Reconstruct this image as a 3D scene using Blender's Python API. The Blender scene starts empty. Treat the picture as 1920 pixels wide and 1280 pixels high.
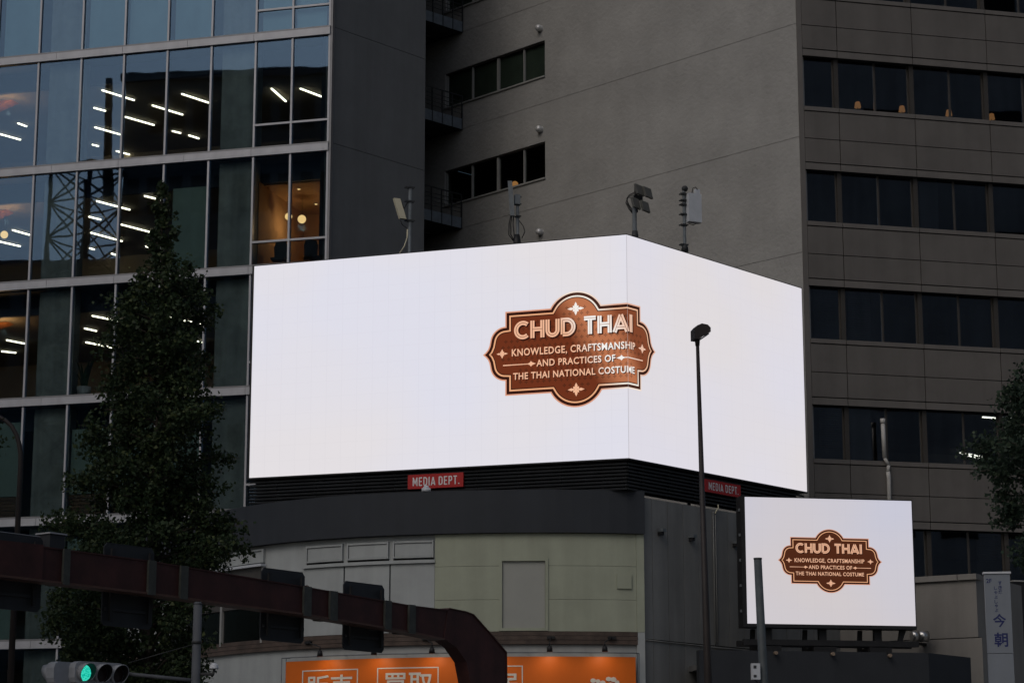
import bpy, bmesh, math, random
import numpy as np
from mathutils import Vector, Matrix

# ---------------------------------------------------------------- camera, sky, sun, exposure
SC = bpy.context.scene
COL = SC.collection
FPX, HPX, CZ = 4220.0, 895.0, 1.7            # focal length and horizon offset in photo pixels, eye height
PITCH = math.atan(HPX / FPX)
cam = bpy.data.cameras.new('camera')
cam.sensor_width = 36.0
cam.sensor_fit = 'HORIZONTAL'
cam.lens = FPX / 1920 * 36
cam.clip_start, cam.clip_end = 0.5, 3000
cam_o = bpy.data.objects.new('camera', cam)
COL.objects.link(cam_o)
cam_o.location = (0, 0, CZ)
cam_o.rotation_euler = (math.pi / 2 + PITCH, 0, 0)
SC.camera = cam_o

SUN_EL, SUN_AZ = 42.0, 212.0                  # azimuth from +Y clockwise: behind the camera on the left
w = bpy.data.worlds.new('World')
SC.world = w
w.use_nodes = True
nt = w.node_tree
nt.nodes.clear()
sky = nt.nodes.new('ShaderNodeTexSky')
sky.sky_type = 'NISHITA'
sky.sun_disc = False
sky.sun_elevation = math.radians(SUN_EL)
sky.sun_rotation = math.radians(SUN_AZ)
sky.air_density, sky.dust_density, sky.ozone_density = 1.0, 3.0, 1.0
hs = nt.nodes.new('ShaderNodeHueSaturation')
hs.inputs['Saturation'].default_value = 0.95   # overcast, so nearly colourless
bg = nt.nodes.new('ShaderNodeBackground')
bg.inputs['Strength'].default_value = 0.055
wo = nt.nodes.new('ShaderNodeOutputWorld')
nt.links.new(sky.outputs[0], hs.inputs['Color'])
nt.links.new(hs.outputs[0], bg.inputs['Color'])
nt.links.new(bg.outputs[0], wo.inputs['Surface'])

sl = bpy.data.lights.new('sun', 'SUN')
sl.energy = 0.5
sl.angle = math.radians(40)
sl.color = (1.0, 0.97, 0.94)
so = bpy.data.objects.new('sun', sl)
COL.objects.link(so)
so.rotation_euler = (math.radians(90 - SUN_EL), 0, math.radians(180 - SUN_AZ + 180) * -1 + math.radians(180))
_d = Vector((math.sin(math.radians(SUN_AZ)) * math.cos(math.radians(SUN_EL)),
             math.cos(math.radians(SUN_AZ)) * math.cos(math.radians(SUN_EL)), math.sin(math.radians(SUN_EL))))
so.rotation_euler = _d.to_track_quat('Z', 'Y').to_euler()
so.location = (0, 0, 60)

SC.view_settings.view_transform = 'Standard'
SC.view_settings.look = 'None'
SC.view_settings.exposure = 0.1
SC.view_settings.gamma = 1.0
SC.view_settings.use_curve_mapping = False
SC.cycles.use_denoising = True
SC.cycles.max_bounces = 6
SC.cycles.transparent_max_bounces = 12
SC.cycles.caustics_reflective = False
SC.cycles.caustics_refractive = False
SC.cycles.sample_clamp_indirect = 4

# ---------------------------------------------------------------- pixel -> place
def ray(x, y):
    cx, cy = (x - 960) / FPX, (640 - y) / FPX
    return (cx, math.cos(PITCH) - cy * math.sin(PITCH), math.sin(PITCH) + cy * math.cos(PITCH))
def atY(x, y, Y):
    d = ray(x, y); t = Y / d[1]
    return Vector((d[0] * t, Y, CZ + d[2] * t))
def atZ(x, y, z):
    d = ray(x, y); t = (z - CZ) / d[2]
    return Vector((d[0] * t, d[1] * t, z))
class Fr:
    """vertical plane: u runs along it, n is its outward normal"""
    def __init__(s, ox, oy, th):
        s.o = (ox, oy); s.th = math.radians(th); a = s.th
        s.u = (math.cos(a), math.sin(a)); s.n = (math.sin(a), -math.cos(a))
    @classmethod
    def at(c, x, y, Y, th):
        p = atY(x, y, Y)
        return c(p.x, p.y, th)
    def px(s, x, y, n=0.0):
        d = ray(x, y); ox = s.o[0] + s.n[0] * n; oy = s.o[1] + s.n[1] * n
        t = (ox * s.n[0] + oy * s.n[1]) / (d[0] * s.n[0] + d[1] * s.n[1])
        return ((d[0] * t - ox) * s.u[0] + (d[1] * t - oy) * s.u[1], CZ + d[2] * t)
    def w(s, u, n, z):
        return Vector((s.o[0] + s.u[0] * u + s.n[0] * n, s.o[1] + s.u[1] * u + s.n[1] * n, z))
    def shifted(s, u=0, n=0):
        p = s.w(u, n, 0); return Fr(p.x, p.y, math.degrees(s.th))

# ---------------------------------------------------------------- objects
WM = {}
def _link(o, parent, W):
    COL.objects.link(o)
    if parent is not None:
        o.parent = parent
        o.matrix_parent_inverse = WM[parent.name].inverted()
    o.matrix_basis = W
    WM[o.name] = W.copy()
    return o
def tag(o, label=None, cat=None, group=None, kind=None):
    if label: o['label'] = label
    if cat: o['category'] = cat
    if group: o['group'] = group
    if kind: o['kind'] = kind
    return o
def thing(name, loc, label, cat, group=None):
    o = bpy.data.objects.new(name, None)
    o.empty_display_size = 0.3
    _link(o, None, Matrix.Translation(Vector(loc)))
    return tag(o, label, cat, group)
_cubes = {}
def cube(m):
    if m.name not in _cubes:
        me = bpy.data.meshes.new('block_' + m.name)
        v = [(x, y, z) for x in (-.5, .5) for y in (-.5, .5) for z in (-.5, .5)]
        f = [(0, 1, 3, 2), (4, 6, 7, 5), (0, 4, 5, 1), (2, 3, 7, 6), (0, 2, 6, 4), (1, 5, 7, 3)]
        me.from_pydata(v, [], f); me.materials.append(m)
        _cubes[m.name] = me
    return _cubes[m.name]
def bx(name, par, m, fr, u0, u1, n0, n1, z0, z1):
    o = bpy.data.objects.new(name, cube(m))
    c = fr.w((u0 + u1) / 2, (n0 + n1) / 2, (z0 + z1) / 2)
    W = Matrix.Translation(c) @ Matrix.Rotation(fr.th, 4, 'Z') @ Matrix.Diagonal((abs(u1 - u0), abs(n1 - n0), abs(z1 - z0), 1))
    return _link(o, par, W)
class MB:
    """collects world-space geometry for one mesh object"""
    def __init__(s): s.v = []; s.f = []; s.smooth = set()
    def add(s, vs, fs, smooth=False):
        b = len(s.v); s.v += [tuple(v) for v in vs]
        for f in fs:
            if smooth: s.smooth.add(len(s.f))
            s.f.append(tuple(b + i for i in f))
        return s
    def box(s, fr, u0, u1, n0, n1, z0, z1):
        vs = [fr.w(u, n, z) for u in (u0, u1) for n in (n0, n1) for z in (z0, z1)]
        return s.add(vs, [(0, 1, 3, 2), (4, 6, 7, 5), (0, 4, 5, 1), (2, 3, 7, 6), (0, 2, 6, 4), (1, 5, 7, 3)])
    def prism(s, fr, pts, n0, n1):
        k = len(pts)
        vs = [fr.w(u, n0, z) for u, z in pts] + [fr.w(u, n1, z) for u, z in pts]
        fs = [tuple(range(k - 1, -1, -1)), tuple(range(k, 2 * k))]
        fs += [(i, (i + 1) % k, k + (i + 1) % k, k + i) for i in range(k)]
        return s.add(vs, fs)
    def tube(s, pts, r, seg=8, cap=True):
        pts = [Vector(p) for p in pts]; k = len(pts)
        rs = r if isinstance(r, (list, tuple)) else [r] * k
        vs = []; prev = None
        for i, p in enumerate(pts):
            t = (pts[min(i + 1, k - 1)] - pts[max(i - 1, 0)])
            t = t.normalized() if t.length > 1e-9 else Vector((0, 0, 1))
            if prev is None:
                a = t.cross(Vector((0, 0, 1)))
                if a.length < 1e-3: a = t.cross(Vector((1, 0, 0)))
            else:
                a = prev - t * prev.dot(t)
            a.normalize(); prev = a; b = t.cross(a)
            vs += [p + (a * math.cos(2 * math.pi * j / seg) + b * math.sin(2 * math.pi * j / seg)) * rs[i] for j in range(seg)]
        fs = [(i * seg + j, i * seg + (j + 1) % seg, (i + 1) * seg + (j + 1) % seg, (i + 1) * seg + j) for i in range(k - 1) for j in range(seg)]
        s.add(vs, fs, True)
        if cap:
            b = len(s.v) - len(vs)
            s.f.append(tuple(b + j for j in range(seg - 1, -1, -1)))
            s.f.append(tuple(b + (k - 1) * seg + j for j in range(seg)))
        return s
    def obj(s, name, m, par=None, loc=None):
        L = Vector(loc) if loc is not None else sum((Vector(v) for v in s.v), Vector()) / max(1, len(s.v))
        me = bpy.data.meshes.new(name)
        me.from_pydata([(v[0] - L.x, v[1] - L.y, v[2] - L.z) for v in s.v], [], s.f)
        me.materials.append(m)
        for i in s.smooth: me.polygons[i].use_smooth = True
        bm = bmesh.new(); bm.from_mesh(me)
        bmesh.ops.recalc_face_normals(bm, faces=bm.faces); bm.to_mesh(me); bm.free()
        o = bpy.data.objects.new(name, me)
        return _link(o, par, Matrix.Translation(L))
def lamp(name, par, p, watt, col, r=0.05, spot=None, aim=None):
    l = bpy.data.lights.new(name, 'SPOT' if spot else 'POINT')
    l.energy = watt; l.color = col; l.shadow_soft_size = r
    W = Matrix.Translation(p)
    if spot:
        l.spot_size = math.radians(spot); l.spot_blend = 0.8
        W = W @ (Vector(p) - Vector(aim)).to_track_quat('Z', 'Y').to_matrix().to_4x4()
    return _link(bpy.data.objects.new(name, l), par, W)

# ---------------------------------------------------------------- materials
def newmat(name):
    m = bpy.data.materials.new(name); m.use_nodes = True
    n = m.node_tree; n.nodes.clear()
    out = n.nodes.new('ShaderNodeOutputMaterial')
    return m, n, out
def mat(name, col, rough=0.75, var=0.18, scale=1.2, bump=0.0, bscale=30, metal=0.0, streak=0.0, spec=0.3, col2=None):
    m, n, out = newmat(name)
    b = n.nodes.new('ShaderNodeBsdfPrincipled')
    b.inputs['Roughness'].default_value = rough
    b.inputs['Metallic'].default_value = metal
    b.inputs['Specular IOR Level'].default_value = spec
    n.links.new(b.outputs[0], out.inputs[0])
    g = n.nodes.new('ShaderNodeNewGeometry')
    nz = n.nodes.new('ShaderNodeTexNoise')
    nz.inputs['Scale'].default_value = scale; nz.inputs['Detail'].default_value = 8; nz.inputs['Roughness'].default_value = 0.65
    n.links.new(g.outputs['Position'], nz.inputs['Vector'])
    r = n.nodes.new('ShaderNodeValToRGB')
    c2 = col2 or tuple(c * (1 - var) for c in col)
    r.color_ramp.elements[0].color = (*c2, 1); r.color_ramp.elements[0].position = 0.3
    r.color_ramp.elements[1].color = (*[min(1, c * (1 + var)) for c in col], 1); r.color_ramp.elements[1].position = 0.72
    n.links.new(nz.outputs['Fac'], r.inputs[0])
    last = r.outputs[0]
    if streak:
        mp = n.nodes.new('ShaderNodeMapping'); mp.inputs['Scale'].default_value = (1.5, 1.5, 0.12)
        n2 = n.nodes.new('ShaderNodeTexNoise'); n2.inputs['Scale'].default_value = 1.6; n2.inputs['Detail'].default_value = 6
        n.links.new(g.outputs['Position'], mp.inputs[0]); n.links.new(mp.outputs[0], n2.inputs['Vector'])
        r2 = n.nodes.new('ShaderNodeMapRange')
        r2.inputs['From Min'].default_value = 0.35; r2.inputs['From Max'].default_value = 0.7
        r2.inputs['To Min'].default_value = 1.0; r2.inputs['To Max'].default_value = 1.0 - streak
        n.links.new(n2.outputs['Fac'], r2.inputs[0])
        mx = n.nodes.new('ShaderNodeMix'); mx.data_type = 'RGBA'; mx.blend_type = 'MULTIPLY'; mx.inputs[0].default_value = 1
        n.links.new(last, mx.inputs[6]); n.links.new(r2.outputs[0], mx.inputs[7])
        last = mx.outputs[2]
    n.links.new(last, b.inputs['Base Color'])
    if bump:
        n3 = n.nodes.new('ShaderNodeTexNoise'); n3.inputs['Scale'].default_value = bscale; n3.inputs['Detail'].default_value = 5
        n.links.new(g.outputs['Position'], n3.inputs['Vector'])
        bp = n.nodes.new('ShaderNodeBump'); bp.inputs['Strength'].default_value = bump; bp.inputs['Distance'].default_value = 0.03
        n.links.new(n3.outputs['Fac'], bp.inputs['Height']); n.links.new(bp.outputs[0], b.inputs['Normal'])
    return m
def emis(name, col, st=1.0):
    m, n, out = newmat(name)
    e = n.nodes.new('ShaderNodeEmission'); e.inputs[0].default_value = (*col, 1); e.inputs[1].default_value = st
    n.links.new(e.outputs[0], out.inputs[0])
    return m
def glass(name, tint, base=0.06, blend=0.25, refl=(0.42, 0.66, 1.0), wav=0.002):
    m, n, out = newmat(name)
    t = n.nodes.new('ShaderNodeBsdfTransparent'); t.inputs[0].default_value = (*tint, 1)
    g = n.nodes.new('ShaderNodeBsdfGlossy'); g.inputs['Roughness'].default_value = 0.012; g.inputs[0].default_value = (*refl, 1)
    lw = n.nodes.new('ShaderNodeLayerWeight'); lw.inputs[0].default_value = blend
    ad = n.nodes.new('ShaderNodeMath'); ad.inputs[1].default_value = base; ad.use_clamp = True
    n.links.new(lw.outputs['Fresnel'], ad.inputs[0])
    geo = n.nodes.new('ShaderNodeNewGeometry')
    nz = n.nodes.new('ShaderNodeTexNoise'); nz.inputs['Scale'].default_value = 0.9; nz.inputs['Detail'].default_value = 1
    n.links.new(geo.outputs['Position'], nz.inputs['Vector'])
    bp = n.nodes.new('ShaderNodeBump'); bp.inputs['Strength'].default_value = 0.5; bp.inputs['Distance'].default_value = wav
    n.links.new(nz.outputs['Fac'], bp.inputs['Height']); n.links.new(bp.outputs[0], g.inputs['Normal'])
    mx = n.nodes.new('ShaderNodeMixShader')
    n.links.new(ad.outputs[0], mx.inputs[0]); n.links.new(t.outputs[0], mx.inputs[1]); n.links.new(g.outputs[0], mx.inputs[2])
    n.links.new(mx.outputs[0], out.inputs[0])
    return m

ALU = mat('aluminium', (.38, .385, .41), .45, .08, 3, metal=.25, streak=.12)
ALU_D = mat('aluminium_dark', (.2, .2, .21), .45, .1, 3, metal=.3)
A_SIDE = mat('side_concrete_paint', (.115, .122, .13), .8, .08, 1.0, bump=.15, bscale=20, streak=.12)
CONC = mat('pier_concrete', (.36, .385, .38), .85, .3, 1.3, bump=.3, bscale=12, streak=.35)
NAVY = mat('navy_bulkhead', (.03, .036, .055), .6, .2, 2)
ROOMWALL = mat('room_wall', (.4, .33, .24), .9, .12, .6)
ROOMCEIL = mat('room_ceiling', (.3, .26, .2), .9, .15, .8)
ROOMFLOOR = mat('room_floor', (.08, .075, .07), .8, .2, 1)
WARMWALL = mat('warm_wall', (.45, .28, .15), .8, .2, .8)
BLIND_G = mat('green_blind', (.27, .36, .33), .9, .08, 2, streak=.12)
BLIND_B = mat('blue_blind', (.4, .6, .7), .9, .08, 1, streak=.1)
BLIND_D = mat('dark_blind', (.16, .165, .165), .9, .15, 2)
WOODSLAT = mat('wood_slat', (.14, .085, .05), .6, .4, 4)
ORANGEWOOD = mat('orange_wood', (.55, .2, .06), .6, .3, 2)
GLASS_A = glass('office_glass', (.74, .79, .79), .09, .22)
GLASS_G = glass('dark_glass', (.5, .54, .58), .15, .16, (1.0, .98, .95))
GLASS_S = glass('side_glass', (.6, .64, .62), .0, .07, (.7, .8, .9))
STRIP = emis('led_strip', (1.0, .88, .66), 7.5)
WARM = emis('warm_lamp', (1.0, .62, .25), 1.6)
ORANGE_LAMP = emis('orange_lamp', (1.0, .42, .14), 0.6)
STUCCO = mat('grey_stucco', (.275, .27, .258), .9, .14, .45, bump=.8, bscale=7, streak=.05)
CLAD = mat('brown_cladding', (.112, .103, .095), .6, .12, .8, bump=.1, bscale=40, streak=.13)
CLAD_L = mat('brown_trim', (.125, .115, .106), .55, .1, 1, streak=.12)
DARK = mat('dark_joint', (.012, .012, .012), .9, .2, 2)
ROOM_D = mat('dark_room', (.1, .1, .1), .9, .3, .6)
FRAME_B = mat('bronze_frame', (.062, .056, .05), .5, .1, 3, metal=.2)
FRAME_P = mat('dark_bronze_post', (.04, .036, .032), .6, .1, 3)
FRAME_L = mat('light_frame', (.26, .26, .25), .5, .1, 3)
STEEL_D = mat('dark_steel', (.03, .032, .034), .6, .3, 4)
STEEL_B = mat('bluegrey_steel', (.14, .165, .19), .6, .25, 4)
GALV = mat('galvanised_steel', (.13, .145, .155), .5, .25, 6, metal=.3)
GALV_L = mat('pale_grey_paint', (.45, .47, .5), .5, .1, 4)
BEIGE = mat('beige_plastic', (.5, .46, .34), .5, .1, 4)
BLACK = mat('black_metal', (.012, .012, .013), .55, .3, 5)
CHROME = mat('steel_hood', (.55, .55, .55), .3, .1, 5, metal=.35)
# ---------------------------------------------------------------- ground
def sheet(name, m, x0, x1, y0, y1, z0, z1):
    o = bx(name, None, m, Fr(0, 0, 0), x0, x1, -y1, -y0, z0, z1)
    return tag(o, kind='structure')
ASPH = mat('asphalt', (.05, .05, .052), .9, .3, 3, bump=.4, bscale=60)
PAVE = mat('paving', (.2, .195, .185), .85, .2, 1.5, bump=.2, bscale=20)
sheet('ground', ASPH, -900, 900, -900, 900, -.3, 0)
sheet('pavement', PAVE, -80, 80, 27, 140, -.05, .13)
GZ = .13

# ---------------------------------------------------------------- glass office building
FA = Fr.at(616, 264, 73.8, -15.4)
FAS = Fr(FA.o[0], FA.o[1], 48.2)
glassb = thing('glass_office_building', (FA.o[0], FA.o[1], GZ), 'glass curtain wall office building with pale floor bands and strip lights inside', 'building')
zB1, zB6 = FA.px(620, 48.7)[1], FA.px(0, 1199)[1]
dzA = (zB1 - zB6) / 5
bandh = .32
tops = [zB1 + dzA * k for k in (1, 0, -1, -2, -3, -4, -5)]        # band top heights, highest first
mu = [FA.px(x, 0)[0] for x in (79, 158.5, 237.8, 318.4, 400.4, 482.7, 551, 620)]
cw = mu[1] - mu[0]
mu = [mu[0] - cw * k for k in (4, 3, 2, 1)] + mu
uL = mu[0]
DA = 9.0                                                          # depth of the rooms
PIERS = [i for i in range(len(mu) - 1) if i % 4 == 0]       # columns with a concrete pier behind the glass
# solid core: back wall, slabs, side wall
bx('back_wall', glassb, ROOMWALL, FA, uL, -.3, -DA - .3, -DA, GZ, tops[0] + 1.5)
bx('end_wall', glassb, ROOMWALL, FA, uL - .3, uL, -DA, -.1, GZ, tops[0] + 1.5)
sideW = FAS.px(797, 200)[0]
zs = [GZ] + sorted(tops) + [tops[0] + dzA]
for a, b in zip(zs, zs[1:]):
    bx('side_panel', glassb, A_SIDE, FAS, .06, sideW, -.25, 0, a + .008, b - .008)
bx('side_wall', glassb, DARK, FAS, .1, sideW - .02, -.5, -.25, GZ, tops[0] + dzA)
bx('corner_post', glassb, ALU_D, FA, -.05, .09, -.2, .03, GZ, tops[0] + dzA)
for i in PIERS:
    bx('concrete_pier', glassb, CONC, FA, mu[i] + .28, mu[i + 1] - .03, -.75, -.3, GZ, tops[0] + dzA - .4)
joints = [FA.px(x, y)[0] for x, y in ((108, 105), (231.8, 93), (353.7, 80), (478, 70))]
jw = joints[1] - joints[0]
joints = [joints[0] - jw * k for k in (3, 2, 1)] + joints + [.02]
def transz(t): return t + .80
for r, t in enumerate(tops):
    # floor band in separate aluminium pieces, with a thin upper sill
    for a, b in zip(joints, joints[1:]):
        bx('band_panel', glassb, ALU, FA, max(a, uL) + .006, b - .006, -.1, .1, t - bandh, t - .07)
    bx('band_sill', glassb, ALU_D, FA, uL, .03, -.1, .085, t - .066, t - .002)
    bx('floor_slab', glassb, ROOMFLOOR, FA, uL, -.3, -DA, -.12, t - bandh - .05, t - .04)
    ztop = t + dzA - bandh
    zc = ztop - .72
    bx('bulkhead', glassb, NAVY, FA, uL, -.3, -1.0, -.85, zc, ztop)
    bx('ceiling', glassb, ROOMCEIL, FA, uL, -.3, -DA, -1.0, zc, zc + .08)
    for i in range(len(mu)):
        bx('mullion', glassb, ALU, FA, mu[i] - .035, mu[i] + .035, -.12, .045, t, ztop)
    for i in range(len(mu) - 1):
        a, b = mu[i] + .035, mu[i + 1] - .035
        if i >= len(mu) - 3:
            tz = transz(t)
            bx('transom', glassb, ALU, FA, a, b, -.1, .04, tz - .035, tz + .035)
            bx('pane', glassb, GLASS_A, FA, a, b, -.03, -.015, t, tz - .035)
            bx('pane', glassb, GLASS_A, FA, a, b, -.03, -.015, tz + .035, ztop)
        else:
            bx('pane', glassb, GLASS_A, FA, a, b, -.03, -.015, t, ztop)
# ground floor glass
for i in range(len(mu) - 1):
    bx('pane', glassb, GLASS_A, FA, mu[i] + .035, mu[i + 1] - .035, -.03, -.015, GZ, tops[-1] - bandh)
    bx('mullion', glassb, ALU, FA, mu[i] - .035, mu[i] + .035, -.12, .045, GZ, tops[-1] - bandh)
bx('upper_storeys', glassb, A_SIDE, FA, uL - .3, -.3, -DA, -.2, tops[0] + dzA + .05, tops[0] + 5 * dzA)
bx('upper_side_wall', glassb, A_SIDE, FAS, .06, sideW, -.5, 0, tops[0] + dzA + .05, tops[0] + 5 * dzA)
bx('unseen_rear_block', glassb, A_SIDE, FA, uL, -2.6, -17, -DA - .35, GZ, tops[0] + 5 * dzA)  # unseen rear mass, added to block sky from the neighbour's side window reflections
# blinds
def blind(r, i, m, z0=0.0, z1=None, n=-.24, du=.05):
    t = tops[r]; zt = t + dzA - bandh
    bx('blind', glassb, m, FA, mu[i] + .04 + du, mu[i + 1] - .05, n - .015, n, t + z0, zt - .02 if z1 is None else t + z1)
N = len(mu) - 1
for i in range(N):
    if i not in PIERS:
        blind(0, i, BLIND_B, n=-.2, du=.02)
        blind(1, i, BLIND_B, n=-.2, du=.02 + .1 * (i % 2))
blind(3, 7, BLIND_G, 0, 3.0, du=.22)
def wood_under(r, i):
    for k in range(6):
        bx('wood_slat', glassb, WOODSLAT, FA, mu[i] + .05, mu[i + 1] - .05, -.27, -.25, tops[r] + .03 + k * .12, tops[r] + .13 + k * .12)
for r, i, z in ((5, 3, 3.35), (5, 2, 3.35), (5, 5, 3.0), (5, 6, 3.1), (5, 7, 3.0), (6, 3, 3.0), (6, 5, 3.4), (6, 6, 3.3), (6, 7, 3.3)):
    blind(r, i, BLIND_G, .76 if r == 5 else 0.0, z)
    if r == 5: wood_under(r, i)
# lit side room on the third row, right two bays
uw = mu[-3]
for r in (3,):
    t = tops[r]; zc = t + dzA - bandh - .72
    bx('partition', glassb, WARMWALL, FA, uw - .1, uw, -DA, -.6, t, zc)
    bx('partition', glassb, WARMWALL, FA, uw, -.35, -5.2, -5.0, t, zc)
    bx('ceiling', glassb, WARMWALL, FA, uw, -.35, -5, -1.0, zc - .04, zc - .005)
    bx('partition', glassb, WARMWALL, FA, -.42, -.35, -5.0, -.9, t, zc)
# lights in the offices
zceil = lambda r: tops[r] + dzA - bandh - .72 - .02
rows = {2: ((191.5, 168, 252, 187), (176, 201, 198, 207), (178, 237.5, 225, 251), (173, 270, 185, 273), (218, 282, 249, 290.5),
            (235, 218, 289, 233.5), (285.5, 196.5, 342.6, 214), (341, 175, 391, 191.5), (323, 244.5, 339, 248.6), (354, 252.6, 373, 258.6),
            (-12, 247, 38.6, 261), (33.6, 230, 50, 236), (509, 165, 536, 189), (563, 165, 603, 180)),
        3: ((181, 375.5, 243.5, 392), (167, 405, 189, 410.5), (227, 419.5, 282, 433.8), (23.5, 430, 55.4, 439), (-8, 450, 38.6, 460.5),
            (170.6, 435, 229, 451), (168, 464, 177, 466.5), (209, 474, 217, 476.6), (166, 489, 215, 501), (273, 460.5, 289, 465), (271, 366, 304, 374)),
        4: ((173, 590.5, 237, 603), (158.5, 614, 181, 619), (161, 640, 220, 652), (162, 685.5, 190.5, 690.6), (312, 592, 379.6, 606.6),
            (364.5, 637, 379.6, 640), (12.4, 636, 46, 642.5), (3, 657, 30, 660))}
fl = {2: 'upper lit office floor', 3: 'middle lit office floor', 4: 'lower lit office floor'}
ORD = ['leftmost', 'second', 'third', 'fourth', 'fifth', 'sixth', 'seventh', 'eighth', 'ninth', 'tenth', 'eleventh', 'twelfth', 'thirteenth', 'fourteenth']
def nth(k, n): return ORD[0] if k == 0 else ('rightmost' if k == n - 1 else ORD[k] + ' from the left')
for r, L in rows.items():
    for k, (x0, y0, x1, y1) in enumerate(sorted(L)):
        p, q = atZ(x0, y0, zceil(r)), atZ(x1, y1, zceil(r))
        f = Fr(p.x, p.y, math.degrees(math.atan2(q.y - p.y, q.x - p.x)))
        ln = (q - p).length
        t = thing('strip_light', (p.x, p.y, zceil(r)), nth(k, len(L)) + ' white LED strip on the ceiling of the ' + fl[r], 'light', 'LED strips in the glass office, ' + fl[r])
        bx('tube', t, STRIP, f, 0, ln, -.022, .022, zceil(r) - .05, zceil(r) - .01)
        bx('housing', t, GALV_L, f, -.03, ln + .03, -.05, .05, zceil(r) - .008, zceil(r) + .02)
# warm downlights and a paper globe pendant in the side room
def uvsphere(c, r, seg=14, ring=8, z0=-1.0, z1=1.0, sq=1.0):
    vs, fs = [], []
    for k in range(ring + 1):
        a = -math.pi / 2 + math.pi * k / ring
        zz = max(z0, min(z1, math.sin(a))); rr = math.sqrt(max(0, 1 - zz * zz))
        vs += [(c[0] + r * rr * math.cos(2 * math.pi * j / seg), c[1] + r * rr * math.sin(2 * math.pi * j / seg), c[2] + r * sq * zz) for j in range(seg)]
    fs = [(k * seg + j, k * seg + (j + 1) % seg, (k + 1) * seg + (j + 1) % seg, (k + 1) * seg + j) for k in range(ring) for j in range(seg)]
    return vs, fs
zc3 = zceil(3) - .03
DLS = sorted(((495.5, 359), (530, 387), (531, 407), (504, 415), (533, 423), (560.5, 354), (592.6, 382), (580, 408)))
for k, (x, y) in enumerate(DLS):
    p = atZ(x, y, zc3)
    dl = thing('downlight', p, nth(k, len(DLS)) + ' small warm downlight in the tan side room of the glass office', 'light', 'downlights in the tan side room')
    MB().tube([p + Vector((0, 0, -.03)), p + Vector((0, 0, -.012))], .05, 10).obj('lens', WARM, dl)
    MB().tube([p + Vector((0, 0, -.011)), p], .07, 10).obj('ring', GALV_L, dl)
for (x, y, rad, n, r, lab) in ((566, 411, .15, 2.6, 3, 'round paper globe pendant glowing warm in the tan side room'), (541, 406, .13, 2.2, 3, 'small warm pendant half hidden by the mullion of the side room'),
                               (8, 440, .14, 2.0, 3, 'warm pendant lamp at the left end of the middle office floor')):
    u, z = FA.px(x, y, -n); c = FA.w(u, -n, z)
    pl = thing('pendant_lamp', c, lab, 'lamp')
    MB().add(*uvsphere(c, rad), smooth=True).obj('shade', WARM, pl)
    MB().tube([c + Vector((0, 0, rad * .9)), (c.x, c.y, zceil(r))], .008, 5).obj('cord', BLACK, pl)
    if rad == .15: lamp('bulb', pl, c - Vector((0, 0, .3)), 28, (1, .6, .28), .15)
# curved orange ceiling baffles at the far left
for r, pts in ((2, ((-40, 200), (66, 152))), (3, ((-40, 402), (60, 356))), (4, ((-40, 605), (50, 573)))):
    n = 1.6
    (u0, z0), (u1, z1) = (FA.px(*p, -n) for p in pts)
    m = MB()
    K = 10; prof = []
    for k in range(K + 1):
        q = k / K; prof.append((u0 + (u1 - u0) * q, z0 + (z1 - z0) * (q ** .8)))
    m.prism(FA, prof + [(u, z - .38) for u, z in prof[::-1]], -n - .5, -n)
    bf = m.obj('ceiling_baffle', ORANGEWOOD, glassb)
    c = FA.w((u0 + u1) / 2 + .3, -n + .45, min(z0, z1) - .5)
    lamp('baffle_light', glassb, c, 26, (1, .55, .25), .1)

# things standing in the office windows
u, z = FA.px(150, 735, -.7)
pc = FA.w(u + .15, -.7, tops[4] - .02)
pp = thing('potted_plant', pc, 'potted plant with long upright leaves in the office window left of the street tree', 'plant')
PLANT = mat('plant_leaf', (.035, .07, .035), .6, .3, 6)
MB().tube([pc, pc + Vector((0, 0, .42))], [.2, .26], 14).obj('pot', GALV_L, pp)
m = MB(); rnd = random.Random(4)
for k in range(13):
    a = rnd.uniform(0, 6.28); h = rnd.uniform(.6, 1.15); sp = rnd.uniform(.1, .38)
    d = Vector((math.cos(a), math.sin(a), 0)); s = d.cross(Vector((0, 0, 1)))
    b0 = pc + Vector((0, 0, .42)) + d * .08
    P = [b0 + d * sp * q * q + Vector((0, 0, h * q)) for q in (0, .35, .7, 1)]
    wd = (.05, .075, .05, .004)
    m.add([p + s * ww for p, ww in zip(P, wd)] + [p - s * ww + d * .015 for p, ww in zip(P, wd)], [(i, i + 1, i + 5, i + 4) for i in range(3)])
m.obj('leaves', PLANT, pp)
for x, lab in ((527, 'dark office chair behind the lower pane nearest the concrete pier'), (583, 'dark office chair behind the lower pane at the building corner')):
    u, _ = FA.px(x, 470, -1.5); c = FA.w(u, -1.5, tops[3])
    ch = thing('office_chair', c, lab, 'chair')
    f = Fr(c.x, c.y, -15 + (x % 40))
    MB().prism(f, [(a, tops[3] + b) for a, b in ((-.22, .55), (.22, .55), (.25, .95), (.18, 1.15), (-.18, 1.15), (-.25, .95))], -.05, .03).obj('backrest', BLACK, ch)
    MB().box(f, -.25, .25, 0.05, .5, tops[3] + .42, tops[3] + .5).obj('seat', BLACK, ch)
    MB().tube([c + Vector((0, 0, .05)), c + Vector((0, 0, .43))], .03).obj('post', STEEL_D, ch)
    MB().box(f, -.28, .28, -.03, .03, tops[3], tops[3] + .06).box(f, -.03, .03, -.28, .28, tops[3], tops[3] + .058).obj('base', STEEL_D, ch)

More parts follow.
